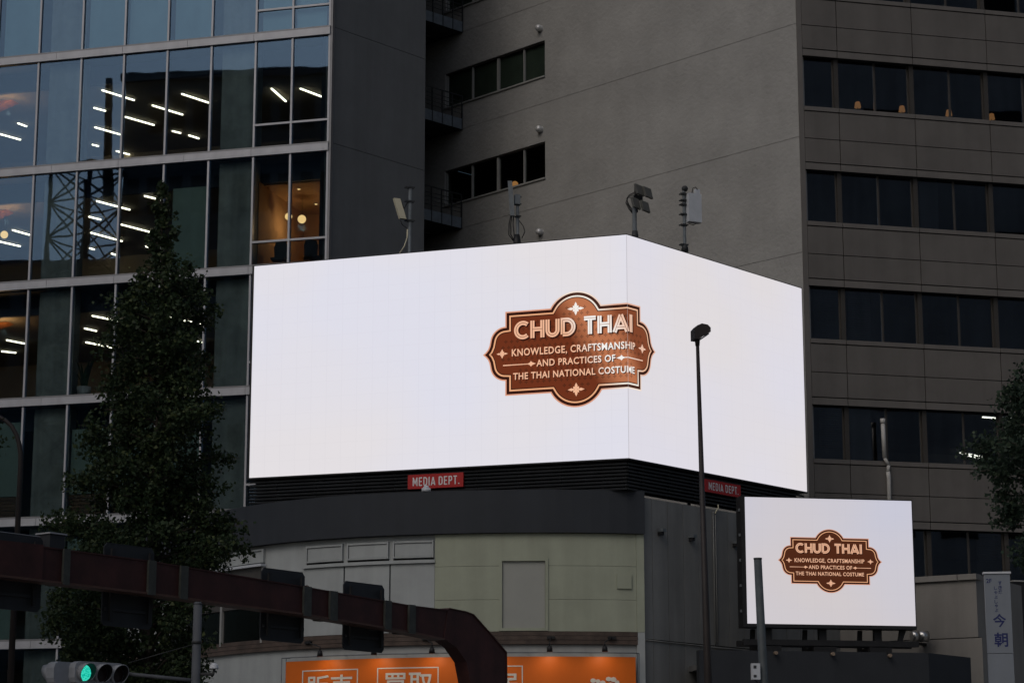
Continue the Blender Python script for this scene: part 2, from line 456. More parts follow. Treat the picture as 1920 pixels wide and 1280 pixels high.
# ---------------------------------------------------------------- grey office building
FG = Fr.at(1504, 460, 72, 13.7)
FS = Fr(FG.o[0], FG.o[1], -45.9)
greyb = thing('grey_office_building', (FG.o[0], FG.o[1], GZ), 'tall grey office block with rough blank side wall and brown panelled front', 'building')
zh0 = FG.px(1510, 317)[1]
dzG = (FG.px(1502, 105)[1] - FG.px(1528, 759)[1]) / 3
heads = [zh0 + dzG * k for k in (2, 1, 0, -1, -2, -3, -4)]
s = .9
uj = [FG.px(x, 235)[0] for x in (1507, 1573, 1715, 1855)]
pw = uj[2] - uj[1]
uj = uj + [uj[3] + pw * k for k in (1, 2, 3)]
uR = uj[-1]
WH = 1.99 * s
bx('corner_pier', greyb, CLAD_L, FG, 0.0, uj[0], -.4, .05, GZ, heads[0] + 2)
bx('back_wall', greyb, ROOM_D, FG, .3, uR, -10.3, -10, GZ, heads[0] + 2)
bx('end_wall', greyb, ROOM_D, FG, uR, uR + .3, -10, 0, GZ, heads[0] + 2)
def mids(a, b): return a + (b - a) * .52
for k, zh in enumerate(heads):
    zl = zh + .27 * s; zm = zh + 1.19 * s; zt = zh + 2.25 * s; zw = zh + 2.42 * s
    bx('spandrel', greyb, DARK, FG, uj[0], uR, -.4, -.02, zh, zw)
    bx('floor_slab', greyb, ROOM_D, FG, .3, uR, -10, -.4, zh + .25, zw - .35)
    for a, b in zip(uj, uj[1:]):
        bx('lintel', greyb, CLAD_L, FG, a + .012, b - .012, -.02, .03, zh, zl - .02)
        bx('cladding_panel', greyb, CLAD, FG, a + .014, b - .014, -.02, .045, zl + .012, zm - .013)
        bx('cladding_panel', greyb, CLAD, FG, a + .014, b - .014, -.02, .045, zm + .013, zt - .02)
        bx('sill', greyb, CLAD_L, FG, a + .012, b - .012, -.02, .07, zt + .012, zw)
    # windows under this spandrel
    zb = zh - WH
    for j, (a, b) in enumerate(zip(uj, uj[1:])):
        bx('window_post', greyb, FRAME_P, FG, b - .075, b + .075, -.3, -.13, zb, zh)
        cells = [(a + .02, b - .075)] if j == 0 else [(a + .075, mids(a, b)), (mids(a, b), b - .075)]
        for q, (c0, c1) in enumerate(cells):
            n = -.24 - .03 * q
            wf = bx('window', greyb, FRAME_B, FG, c0, c0 + .045, n - .02, n + .02, zb, zh)
            bx('frame', wf, FRAME_B, FG, c1 - .045, c1, n - .02, n + .02, zb, zh)
            bx('frame', wf, FRAME_B, FG, c0 + .045, c1 - .045, n - .02, n + .02, zb, zb + .05)
            bx('pane', wf, GLASS_G, FG, c0 + .045, c1 - .045, n - .008, n + .008, zb + .05, zh)
# blinds and curtains in some windows: (storey, u0, u1, drop, material)
def gblind(x0, x1, y, k, m, frac=1.0, slats=False):
    u0, u1 = FG.px(x0, y, -.34)[0], FG.px(x1, y, -.34)[0]
    zh = heads[k]; zb = zh - WH * frac
    if slats:
        nS = int((zh - zb) / .075)
        for q in range(nS):
            bx('blind_slat', greyb, m, FG, u0, u1, -.36, -.32, zh - .02 - q * .075 - .05, zh - .02 - q * .075)
    else:
        bx('blind', greyb, m, FG, u0, u1, -.34, -.32, zb, zh)
gblind(1590, 1632, 800, 4, mat('grey_panel', (.3, .29, .27), .8, .1, 1), 1.0)
gblind(1724, 1758, 380, 2, BLIND_D)
gblind(1526, 1575, 600, 3, BLIND_D, 1.0, True)
gblind(1590, 1632, 600, 3, BLIND_D, 1.0, True)
gblind(1536, 1588, 820, 4, BLIND_D, 1.0, True)
gblind(1832, 1885, 1060, 5, mat('brown_blind', (.09, .07, .05), .9, .2, 2), 1.0, True)
# shaded lamps along one window row, tubes in a lower one
for x, y in ((1608, 197), (1691, 204.5), (1779, 212), (1859, 219)):
    n = .95
    u, z = FG.px(x, y, -n); c = FG.w(u, -n, z)
    tl = thing('table_lamp', (c.x, c.y, heads[1] - dzG + 2.25 * s), {1608: 'leftmost', 1691: 'second from the left', 1779: 'third from the left', 1859: 'rightmost'}[x] + ' of four small orange shaded lamps in the dark window row', 'lamp', 'orange lamps in the window row')
    MB().tube([c + Vector((0, 0, -.10)), c + Vector((0, 0, .10))], [.125, .085], 6, cap=False).obj('shade', ORANGE_LAMP, tl)
    zf = heads[1] - dzG + 2.42 * s - .35
    MB().tube([(c.x, c.y, zf), c + Vector((0, 0, -.1))], .015, 6).tube([(c.x, c.y, zf), (c.x, c.y, zf + .03)], .09, 10).obj('stand', BLACK, tl)
zc5 = heads[4] - .12
for k, (x0, y0, x1, y1) in enumerate(((1800, 846, 1842, 853), (1806, 849, 1836, 856.5), (1842, 779, 1880, 782), (1886, 781, 1909, 782))):
    p, q = (atZ(x0, y0, zc5 + .25), atZ(x1, y1, zc5 + .25))
    t = thing('tube_light', p, ('front one of the paired white tubes in the lower brown facade window', 'rear one of the paired white tubes in the lower brown facade window', 'upper left white tube half behind the right tree', 'upper right white tube half behind the right tree')[k], 'light', 'fluorescent tubes in the lower brown facade window')
    MB().tube([p - Vector((0, 0, .05)), q - Vector((0, 0, .05))], .025, 8).obj('tube', STRIP, t)
    f = Fr(p.x, p.y, math.degrees(math.atan2(q.y - p.y, q.x - p.x)))
    bx('housing', t, GALV_L, f, 0, (q - p).length, -.05, .05, p.z - .02, p.z + .02)
BLIND_S = mat('side_blind', (.2, .22, .19), .9, .12, 2, streak=.15)
# rough side wall with two-by-two window strips
wu0, wu1 = FS.px(835, 136)[0], FS.px(1021.5, 73)[0]
zhS = FS.px(1023, 264.7)[1]
WS = 1.56 * s
SL = -27.0
zj = FS.px(1495, 257)[1]
for k in (2, 1, 0, -1, -2, -3, -4):
    zh = zhS + dzG * k
    j1 = zj + dzG * k + dzG                     # construction joint above this window
    nxt = zh + dzG - WS
    bx('side_wall', greyb, STUCCO, FS, SL, wu0, -.35, 0, zh - WS, zh)
    bx('side_wall', greyb, STUCCO, FS, wu1, -.0, -.35, 0, zh - WS, zh)
    bx('side_wall', greyb, STUCCO, FS, SL, -.0, -.35, 0, zh, j1 - .008)
    bx('side_wall', greyb, STUCCO, FS, SL, -.0, -.35, 0, j1 + .008, nxt)
    bx('joint', greyb, STUCCO, FS, SL, -.05, -.3, -.02, j1 - .008, j1 + .008)
    bx('window_sill', greyb, FRAME_L, FS, wu0 - .05, wu1 + .02, -.2, .06, zh - WS - .06, zh - WS)
    bx('window_head', greyb, FRAME_B, FS, wu0, wu1, -.25, -.06, zh - .05, zh)
    us = [wu0] + [FS.px(x, 160)[0] for x in (882, 929, 978.6)] + [wu1]
    for q in range(4):
        wd = .1 if q == 2 else .045
        wf = bx('window', greyb, FRAME_L, FS, us[q], us[q] + wd, -.22, -.08, zh - WS, zh - .05)
        bx('frame', wf, FRAME_L, FS, us[q] + wd, us[q + 1], -.22, -.12, zh - WS, zh - WS + .05)
        bx('pane', wf, GLASS_S, FS, us[q] + wd, us[q + 1], -.18, -.165, zh - WS + .05, zh - .05)
        if k >= 1: bx('blind', wf, BLIND_S, FS, us[q] + wd, us[q + 1], -.215, -.2, zh - WS, zh - .05)
    bx('room_wall', greyb, ROOM_D, FS, wu0 - .5, wu1 + .5, -2.2, -2.1, zh - WS - .6, nxt - .62)
    bx('room_ceiling', greyb, ROOM_D, FS, wu0 - .5, wu1 + .5, -2.1, -.36, zh + .35, zh + .45)
    bx('room_end', greyb, ROOM_D, FS, wu0 - .6, wu0 - .5, -2.1, -.36, zh - WS - .6, zh + .34)
    # round vent hood
    u, z = FS.px(1014.5, 243); z += dzG * k
    c = FS.w(u, .03, z)
    m = MB(); seg = 14
    R = .125
    vs, fs = [], []
    nV, uV = Vector((*FS.n, 0)), Vector((*FS.u, 0))
    for a in range(6):
        q = a / 5 * math.pi / 2
        for j in range(seg):
            b = 2 * math.pi * j / seg
            vs.append(c + nV * (.12 + .1 * math.sin(q)) + (uV * math.cos(b) + Vector((0, 0, math.sin(b)))) * R * max(.02, math.cos(q)))
    for j in range(seg):
        b = 2 * math.pi * j / seg
        vs.append(c - nV * .03 + (uV * math.cos(b) + Vector((0, 0, math.sin(b)))) * R)
    fs = [(a * seg + j, a * seg + (j + 1) % seg, (a + 1) * seg + (j + 1) % seg, (a + 1) * seg + j) for a in range(5) for j in range(seg)]
    fs += [(6 * seg + j, 6 * seg + (j + 1) % seg, (j + 1) % seg, j) for j in range(seg)]
    m.add(vs, fs, True)
    vh = m.obj('vent_hood', CHROME, greyb)
    vh['label'] = 'round steel vent hood'
for (x, y, n) in ((964.5, 155, .5), (965.5, 346, .5)):
    u, z = FS.px(x, y, -n); c = FS.w(u, -n, z)
    ol = thing('globe_lamp', c - Vector((0, 0, .17)), {155: 'orange globe lamp in the upper window strip of the rough side wall', 346: 'orange globe lamp in the lower window strip above the tall antenna'}[y], 'lamp')
    MB().add(*uvsphere(c, .13), smooth=True).obj('globe', ORANGE_LAMP, ol)
    MB().tube([c - Vector((0, 0, .9)), c - Vector((0, 0, .11))], .05, 8).obj('base', BLACK, ol)
bx('upper_storeys', greyb, CLAD, FG, .3, uR, -6, -.05, heads[0] + 2.6, heads[0] + 14)
bx('upper_side_wall', greyb, STUCCO, FS, SL, 0, -.35, 0, zhS + 3 * dzG - WS + .01, heads[0] + 14)
# downpipe on the brown front
DP = mat('pipe_paint', (.4, .39, .37), .5, .1, 3)
pts = [FG.w(*(lambda q: (q[0], .14, q[1]))(FG.px(x, y, .14))) for x, y in ((1655, 787), (1658.5, 858), (1666, 872), (1665, 884), (1666.5, 895), (1669, 1010))]
dp = MB().tube(pts[:2], .07, 10).tube(pts[1:3], .055, 10).tube(pts[2:4], .055, 10).tube(pts[3:], .07, 10)
dpo = dp.obj('downpipe', DP, greyb)
c = pts[0]
MB().tube([c - Vector((0, 0, .12)), c + Vector((0, 0, .04))], .085, 10).obj('pipe_cap', DP, dpo)

# dark shopfront return low at the right
ud = FG.px(1838, 1150, .3)[0]
bx('dark_screen_wall', greyb, BLACK, FG, ud, uR, .08, .3, GZ, FG.px(1905, 1090, .3)[1])
bx('screen_coping', greyb, FRAME_L, FG, FG.px(1899, 1090, .3)[0], uR, .06, .34, FG.px(1905, 1090, .3)[1] + .002, FG.px(1905, 1090, .3)[1] + .05)

# ---------------------------------------------------------------- fire escape between the two towers
u1 = FS.px(869, 60)[0]
zf0 = FS.px(869, 61)[1]
fe = thing('fire_escape', FS.w(u1 - 1, 1, GZ), 'dark steel fire escape with landings between the dark blank wall and the rough side wall', 'stairs')
for k in (1, 0, -1, -2, -3, -4):
    z = zf0 + dzG * k
    bx('landing', fe, STEEL_D, FS, u1 - 2.4, u1 - .03, .02, 2.6, z, z + .08)
    for q in range(5):
        bx('fascia', fe, STEEL_B, FS, u1 - .03, u1, .06 + q * .52, .06 + q * .52 + .49, z, z + .42)
    for q in range(6):
        n = .03 + q * .52
        bx('post', fe, STEEL_D, FS, u1 - .035, u1 + .015, n, n + .04, z + .0, z + 1.35)
    for h in (.62, .78, .94, 1.1, 1.32):
        bx('rail', fe, STEEL_D, FS, u1 - .02, u1, .03, 2.6, z + h, z + h + (.045 if h > 1.2 else .022))
    # flight of steps going down behind the landing
    m = MB()
    for q in range(14):
        m.box(FS, u1 - .9 - q * .24 - .26, u1 - .9 - q * .24, .9, 1.9, z - q * .17 - .2, z - q * .17 - .16)
    m.obj('steps', STEEL_D, fe)
    MB().prism(FS, [(u1 - .8, z), (u1 - 4.3, z - 2.5), (u1 - 4.3, z - 2.75), (u1 - .8, z - .25)], 1.9, 1.95).obj('stringer', STEEL_D, fe)
bx('column', fe, STEEL_D, FS, u1 - 2.4, u1 - 2.25, 2.45, 2.6, GZ, zf0 + dzG + 1.3)
bx('column', fe, STEEL_D, FS, u1 - 2.4, u1 - 2.25, .05, .2, GZ, zf0 + dzG + 1.3)
# ---------------------------------------------------------------- corner store: gently curved front under the big screen
K9 = .9
ztC = atY(1027, 918.9, 69.0 * K9).z
CP = [atZ(x, y, ztC) for x, y in ((430, 957), (497, 945.5), (567, 937), (675, 928), (802, 922.5), (895, 919.8), (1027, 918.9), (1181, 920.5), (1205, 922))]
PF = np.polyfit([p.x for p in CP], [p.y for p in CP], 4)
XL, XE = CP[0].x, CP[-1].x
_sl = float(np.polyval(np.polyder(PF), XL)); _yl = float(np.polyval(PF, XL))
def cy(X): return float(np.polyval(PF, X)) if X >= XL else _yl + _sl * (X - XL)
def cn(X):
    d = (cy(X + .01) - cy(X - .01)) / .02
    l = math.hypot(1, d); return (d / l, -1 / l)
def cw_(X, n, z):
    a = cn(X); return Vector((X + a[0] * n, cy(X) + a[1] * n, z))
def cpx(x, y, n=0.0):
    """pixel -> (X, z) on the curved front"""
    d = ray(x, y); k = d[0] / d[1]
    lo, hi = -14.0, XE + 1.5
    f = lambda X: (lambda p: p.x - k * p.y)(cw_(X, n, 0))
    for _ in range(50):
        mid = (lo + hi) / 2
        if f(mid) < 0: lo = mid
        else: hi = mid
    p = cw_(lo, n, 0)
    return lo, CZ + d[2] * p.y / d[1]
def cz(x, y): return cpx(x, y)[1]
def cX(x, y=1100): return cpx(x, y)[0]
def cbox(name, par, m, X0, X1, n0, n1, z0, z1, step=.5):
    k = max(1, int(math.ceil((X1 - X0) / step)))
    mb = MB(); vs = []
    for i in range(k + 1):
        X = X0 + (X1 - X0) * i / k
        vs += [cw_(X, n, z) for n, z in ((n0, z0), (n1, z0), (n1, z1), (n0, z1))]
    fs = [(i * 4 + j, i * 4 + (j + 1) % 4, i * 4 + 4 + (j + 1) % 4, i * 4 + 4 + j) for i in range(k) for j in range(4)]
    fs += [(3, 2, 1, 0), (k * 4, k * 4 + 1, k * 4 + 2, k * 4 + 3)]
    return mb.add(vs, fs).obj(name, m, par)

CORN = mat('cornice_paint', (.027, .031, .038), .7, .1, 1, streak=.15)
CREAM = mat('cream_paint', (.325, .345, .268), .75, .09, .8, bump=.1, bscale=5, streak=.13)
OFFW = mat('offwhite_panel', (.34, .36, .36), .7, .1, .8, streak=.15)
RWALL = mat('ribbed_wall_paint', (.215, .215, .205), .8, .1, .9, bump=.1, bscale=25, streak=.25)
WOODB = mat('brown_plank', (.07, .05, .04), .6, .45, 3)
store = thing('corner_store', (0, cy(0) + 4, GZ), 'low corner store with dark curved cornice and cream and white front', 'building')
zbC = cz(1027, 998.8)
XW = -13.0
zcr = cz(1000, 1183)          # foot of the cream wall, top of the plank strip
zwb = cz(1000, 1207)          # foot of the plank strip
cbox('cornice', store, CORN, XW, XE, -.3, .16, zbC, ztC)
cbox('wall', store, OFFW, XW, XE - .02, -.4, -.05, GZ, zbC - .005)
Xc = cX(816, 1050)
Xd0, Xd1 = cX(936, 1110), cX(1028, 1110)
rowsz = [zcr, cz(1000, 1123), cz(1000, 1060), zbC - .004]
for a, b in zip(rowsz, rowsz[1:]):
    cbox('cream_panel', store, CREAM, Xc, Xd0, -.05, .03, a + .004, b - .004)
    cbox('cream_panel', store, CREAM, Xd1, XE - .22, -.05, .03, a + .004, b - .004)
zdt, zdb = cz(980, 1045.5), cz(980, 1182)
cbox('cream_panel', store, CREAM, Xd0, Xd1, -.05, .03, zdt, zbC - .004)
cbox('corner_pilaster', store, CREAM, XE - .215, XE - .0, -.05, .05, zcr, zbC - .004)
cbox('pilaster_base', store, OFFW, XE - .215, XE, -.05, .045, GZ, zcr - .004)
door = cbox('blank_door', store, mat('door_panel', (.30, .305, .28), .7, .05, 1), Xd0 + .09, Xd1 - .09, -.05, -.01, zdb + .09, zdt - .09)
for a in ((Xd0, Xd0 + .085, zdb, zdt), (Xd1 - .085, Xd1, zdb, zdt), (Xd0 + .086, Xd1 - .086, zdt - .085, zdt), (Xd0 + .086, Xd1 - .086, zdb, zdb + .085)):
    cbox('door_frame', door, CREAM, a[0], a[1], -.05, .06, a[2], a[3])
vx0, vz0 = cpx(1156, 1103); vx1, vz1 = cpx(1183, 1076)
cbox('vent_cover', store, CREAM, vx0, vx1, .03, .075, vz0, vz1)
# plank strip
for q in range(3):
    a = zwb + (zcr - zwb) * q / 3; b = zwb + (zcr - zwb) * (q + 1) / 3
    cbox('plank', store, WOODB, XW, XE - .2, -.05, .05 + .008 * (q % 2), a + .004, b - .004)
# shutters and transom panels left of the cream wall
xs = (568, 645, 731, 816)
Xs = [cX(x, 1100) for x in xs]
zt1, zt0 = cz(700, 1016), cz(700, 1048)
zsh = cz(700, 1057)
for a, b in zip(Xs, Xs[1:]):
    tp = cbox('transom_panel', store, OFFW, a + .13, b - .1, -.05, -.0, zt0 + .05, zt1 - .07)
    for q in ((a + .08, a + .12, zt0, zt1), (b - .09, b - .05, zt0, zt1), (a + .125, b - .095, zt1 - .06, zt1 - .01), (a + .125, b - .095, zt0, zt0 + .04)):
        cbox('transom_frame', tp, OFFW, q[0], q[1], -.05, .035, q[2], q[3])
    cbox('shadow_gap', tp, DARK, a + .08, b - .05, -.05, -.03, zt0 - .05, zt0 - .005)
    cbox('shutter_panel', store, OFFW, a + .02, b - .02, -.05, .0, zcr + .01, zsh - .03)
    cbox('panel_joint', store, DARK, b - .014, b + .014, -.05, -.025, zcr + .01, zsh - .03)
cbox('window_ledge', store, OFFW, Xs[0], Xs[-1], -.05, .07, zsh - .02, zsh + .07)
# far left bay with dark window
Xw = [cX(x, 1150) for x in (350, 418, 494)]
zq1, zq0 = cz(460, 1033), cz(460, 1058)
for a, b in zip(Xw, Xw[1:]):
    tp = cbox('transom_panel', store, OFFW, a + .12, b - .08, -.05, .0, zq0 + .04, zq1 - .06)
    for q in ((a + .06, a + .11, zq0, zq1), (b - .07, b - .02, zq0, zq1), (a + .115, b - .075, zq1 - .05, zq1), (a + .115, b - .075, zq0, zq0 + .04)):
        cbox('transom_frame', tp, OFFW, q[0], q[1], -.05, .04, q[2], q[3])
    cbox('window', store, GLASS_S, a + .08, b - .06, .0, .012, cz(460, 1205), cz(460, 1142))
    cbox('window_frame', store, FRAME_L, b - .055, b + .005, -.04, .05, cz(460, 1207), zq0 - .12)
    cbox('window_header', store, FRAME_B, a + .01, b - .06, -.04, .03, cz(460, 1140), zq0 - .12)
    cbox('room_wall', store, DARK, a + .02, b - .06, -.045, -.02, cz(460, 1207), cz(460, 1140))
cbox('awning_bar', store, GALV_L, Xw[0], Xw[-1] + .02, -.04, .16, zq0 - .12, zq0 - .05)

# right flank: tall ribbed panels running back from the corner
FW = Fr(CP[-1].x - .02, CP[-1].y + .02, 48.8)
us = [0.03] + [FW.px(x, 1000)[0] for x in (1221.6, 1251, 1280, 1308.6, 1337, 1363.5, 1391)]
st = us[3] - us[2]
while us[-1] < 9.6: us.append(us[-1] + st)
zjt = FW.px(1225, 1199)[1]
ztop = FW.px(1280, 945)[1]
bx('flank_wall', store, DARK, FW, 0, us[-1], -.4, -.03, GZ, ztop)
for a, b in zip(us, us[1:]):
    bx('flank_panel', store, RWALL, FW, a + .012, b - .012, -.03, .02, zjt + .014, ztop)
    bx('flank_panel', store, RWALL, FW, a + .012, b - .012, -.03, .02, GZ, zjt - .014)
for x, y, lab in ((1237, 997, 'closest to the store corner'), (1295, 1008, 'second from the store corner'), (1377.5, 1019, 'nearest the small screen')):
    u, z = FW.px(x, y, .05); c = FW.w(u, .02, z)
    wl = thing('wall_lamp', c, 'small dark shaded lamp on the ribbed flank wall, ' + lab, 'lamp')
    MB().box(FW, u - .08, u + .08, .02, .22, z + .0, z + .09).obj('hood', GALV, wl)
    MB().box(FW, u - .06, u + .06, .02, .16, z - .09, z - .002).obj('lamp_body', BLACK, wl)
u, z = FW.px(1340, 960, .05)
m = MB()
for x, y0, y1 in ((1337, 958, 1205), (1341, 958, 1205)):
    u, z1 = FW.px(x, y0, .05); _, z0 = FW.px(x, y1, .05)
    m.tube([FW.w(u, .05, z0), FW.w(u, .05, z1)], .018, 6)
m.obj('conduit', RWALL, store)
pts = [FW.w(*(lambda q: (q[0], .08, q[1]))(FW.px(x, y, .08))) for x, y in ((1341, 962), (1344, 956), (1347, 951), (1346, 945))]
MB().tube(pts, .02, 6).obj('cable_end', BEIGE, store)
pp = [FW.w(*(lambda q: (q[0], .045, q[1]))(FW.px(x, y, .045))) for x, y in ((1205, 1198), (1250, 1203), (1300, 1208), (1345, 1214), (1390, 1218))]
MB().tube(pp, .018, 6).obj('cable', RWALL, store)
# roof
ROOF = mat('roof_membrane', (.12, .12, .12), .9, .2, 1)
rp = [(cw_(X, -.3, 0).x, cw_(X, -.3, 0).y) for X in np.linspace(XW, XE - .3, 12)]
rp.append(tuple(FW.w(9.5, -.4, 0)[:2])); rp.append(tuple(FW.w(9.5, -5, 0)[:2])); rp.append((-9.0, cy(-8) + 2.2))
m = MB(); k = len(rp); zr = ztC - .3
m.add([(x, y, zr - .3) for x, y in rp] + [(x, y, zr) for x, y in rp], [tuple(range(k - 1, -1, -1)), tuple(range(k, 2 * k))] + [(i, (i + 1) % k, k + (i + 1) % k, k + i) for i in range(k)])
m.obj('roof', ROOF, store)

# ---------------------------------------------------------------- big corner LED screen
FL = Fr.at(1177, 650, 68.6 * K9, -18.8)
FR = Fr(FL.o[0], FL.o[1], 48.8)
zs0, zs1 = FL.px(1180, 858)[1], FL.px(1174, 440)[1]
uSL, uSR = FL.px(472, 700)[0], FR.px(1508, 730)[0]
def led_mat(name, ca, cb, grid):
    m, n, out = newmat(name)
    e = n.nodes.new('ShaderNodeEmission')
    g = n.nodes.new('ShaderNodeNewGeometry')
    nz = n.nodes.new('ShaderNodeTexNoise'); nz.inputs['Scale'].default_value = .22; nz.inputs['Detail'].default_value = 1
    n.links.new(g.outputs['Position'], nz.inputs['Vector'])
    r = n.nodes.new('ShaderNodeValToRGB')
    r.color_ramp.elements[0].color = (*ca, 1); r.color_ramp.elements[0].position = .35
    r.color_ramp.elements[1].color = (*cb, 1); r.color_ramp.elements[1].position = .65
    n.links.new(nz.outputs['Fac'], r.inputs[0])
    tc = n.nodes.new('ShaderNodeTexCoord'); mp = n.nodes.new('ShaderNodeMapping')      # faint joints between LED cabinets
    mp.inputs['Rotation'].default_value = (math.pi / 2, 0, 0)
    br = n.nodes.new('ShaderNodeTexBrick'); br.offset = 0.0
    br.inputs['Scale'].default_value = 1.0; br.inputs['Brick Width'].default_value = 1 / grid[0]; br.inputs['Row Height'].default_value = 1 / grid[1]
    br.inputs['Mortar Size'].default_value = .0011
    br.inputs['Color1'].default_value = (1, 1, 1, 1); br.inputs['Color2'].default_value = (.994, .994, .997, 1); br.inputs['Mortar'].default_value = (.968, .968, .972, 1)
    n.links.new(tc.outputs['Generated'], mp.inputs[0]); n.links.new(mp.outputs[0], br.inputs['Vector'])
    mx = n.nodes.new('ShaderNodeMix'); mx.data_type = 'RGBA'; mx.blend_type = 'MULTIPLY'; mx.inputs[0].default_value = 1
    n.links.new(r.outputs[0], mx.inputs[6]); n.links.new(br.outputs['Color'], mx.inputs[7])
    n.links.new(mx.outputs[2], e.inputs[0])
    n.links.new(e.outputs[0], out.inputs[0])
    m['led'] = e.name
    return m
SCREEN_GAIN = 0.9
LED = led_mat('led_white', (.80, .765, .79), (.765, .76, .85), (24, 14))
LED.node_tree.nodes[LED['led']].inputs[1].default_value = SCREEN_GAIN
LED_R = led_mat('led_white_right', (.775, .735, .755), (.755, .735, .81), (16, 14))
LED_R.node_tree.nodes[LED_R['led']].inputs[1].default_value = SCREEN_GAIN
LED2 = led_mat('led_white_small', (.66, .61, .62), (.60, .60, .70), (10, 8))
LED2.node_tree.nodes[LED2['led']].inputs[1].default_value = SCREEN_GAIN
big = thing('led_screen', FL.w(0, 0, zs0), 'huge white corner LED screen with brown badge wrapped round its edge', 'screen')
bx('cabinet', big, BLACK, FL, uSL - .07, -.0, -.45, -.012, zs0 - .04, zs1 + .03)
bx('cabinet', big, BLACK, FR, .0, uSR + .04, -.45, -.012, zs0 - .04, zs1 + .03)
bx('display_face', big, LED, FL, uSL, -.006, -.01, 0, zs0, zs1)
bx('display_face', big, LED_R, FR, .006, uSR, -.01, 0, zs0, zs1)

# badge artwork: a flat print, made once in its own 2D space (units: half width = 1)
def ribbon(pts, w, closed=False):
    pts = [Vector(p) for p in pts]; k = len(pts); L, Rr = [], []
    for i in range(k):
        a = pts[(i - 1) % k] if (closed or i) else None
        c = pts[(i + 1) % k] if (closed or i < k - 1) else None
        p = pts[i]
        d1 = (p - a).normalized() if a is not None else (c - p).normalized()
        d2 = (c - p).normalized() if c is not None else d1
        n1 = Vector((-d1.y, d1.x)); n2 = Vector((-d2.y, d2.x))
        m = (n1 + n2)
        m = m.normalized() if m.length > 1e-6 else n1
        s = w / 2 / max(.35, m.dot(n1))
        L.append(p + m * s); Rr.append(p - m * s)
    v = [tuple(x) for x in L] + [tuple(x) for x in Rr]
    kk = k if closed else k - 1
    return v, [(i, (i + 1) % k, k + (i + 1) % k, k + i) for i in range(kk)]
def arc(cx, cyy, r, a0, a1, n=12):
    return [(cx + r * math.cos(math.radians(a0 + (a1 - a0) * i / n)), cyy + r * math.sin(math.radians(a0 + (a1 - a0) * i / n))) for i in range(n + 1)]
def badge_outline():
    q = []                                            # right upper quarter, from top centre clockwise
    R = .306; yc = .61 - R                            # dome
    a0 = math.degrees(math.asin((.446 - yc) / R))
    q += arc(0, yc, R, 90, a0, 12)
    q += [(.757, .446), (.757, .288)]
    q += arc(.757, .125, .163, 90, 12, 8)[1:]
    q += [(.93, .09), (.945, .055), (.967, .028), (1.0, 0)]
    full = q + [(x, -y) for x, y in q[::-1][1:]]
    full = full[:-1] + [(-x, y) for x, y in full[::-1]][:-1]
    return full
def inset(poly, d):
    k = len(poly); P = [Vector(p) for p in poly]; out = []
    for i in range(k):
        d1 = (P[i] - P[i - 1]); d2 = (P[(i + 1) % k] - P[i])
        if d1.length < 1e-6: d1 = d2
        if d2.length < 1e-6: d2 = d1
        d1.normalize(); d2.normalize()
        n1 = Vector((d1.y, -d1.x)); n2 = Vector((d2.y, -d2.x))   # clockwise polygon: inside on the right
        m = n1 + n2; m = m.normalized() if m.length > 1e-6 else n1
        out.append(tuple(P[i] + m * d / max(.5, m.dot(n1))))
    return out
GLYPH = {'C': (.86, [arc(.5, .5, .41, 48, 312, 20)]), 'H': (.78, [[(.09, 0), (.09, 1)], [(.69, 0), (.69, 1)], [(.09, .5), (.69, .5)]]),
         'U': (.78, [[(.09, 1), (.09, .39)] + arc(.39, .39, .30, 180, 360, 12)[1:] + [(.69, 1)]]),
         'D': (.8, [[(.09, .09), (.09, .91), (.32, .91)] + arc(.32, .5, .41, 90, -90, 14)[1:] + [(.09, .09)]]),
         'T': (.7, [[(0, .91), (.7, .91)], [(.35, 0), (.35, .82)]]),
         'A': (.88, [[(.06, 0), (.44, .97)], [(.82, 0), (.44, .97)], [(.2, .27), (.68, .27)]]),
         'I': (.18, [[(.09, 0), (.09, 1)]]), ' ': (.3, [])}
_tc = {}
def textmesh(txt, bold=0.0, spacing=1.0):
    """built-in font -> flat triangles, baseline at 0, unit size"""
    key = (txt, bold, spacing)
    if key in _tc: return _tc[key]
    cu = bpy.data.curves.new('lettering', 'FONT'); cu.body = txt; cu.size = 1; cu.offset = bold; cu.space_character = spacing
    cu.resolution_u = 3
    o = bpy.data.objects.new('lettering', cu); COL.objects.link(o)
    dg = bpy.context.evaluated_depsgraph_get()
    me = bpy.data.meshes.new_from_object(o.evaluated_get(dg))
    v = [(p.co.x, p.co.y) for p in me.vertices]; f = [tuple(p.vertices) for p in me.polygons]
    bpy.data.objects.remove(o); bpy.data.curves.remove(cu); bpy.data.meshes.remove(me)
    _tc[key] = (v, f)
    return v, f
def fit(v, x0, x1, y0, y1):
    ax, bx_ = min(p[0] for p in v), max(p[0] for p in v); ay, by = min(p[1] for p in v), max(p[1] for p in v)
    return [(x0 + (p[0] - ax) / (bx_ - ax) * (x1 - x0), y0 + (p[1] - ay) / (by - ay) * (y1 - y0)) for p in v]
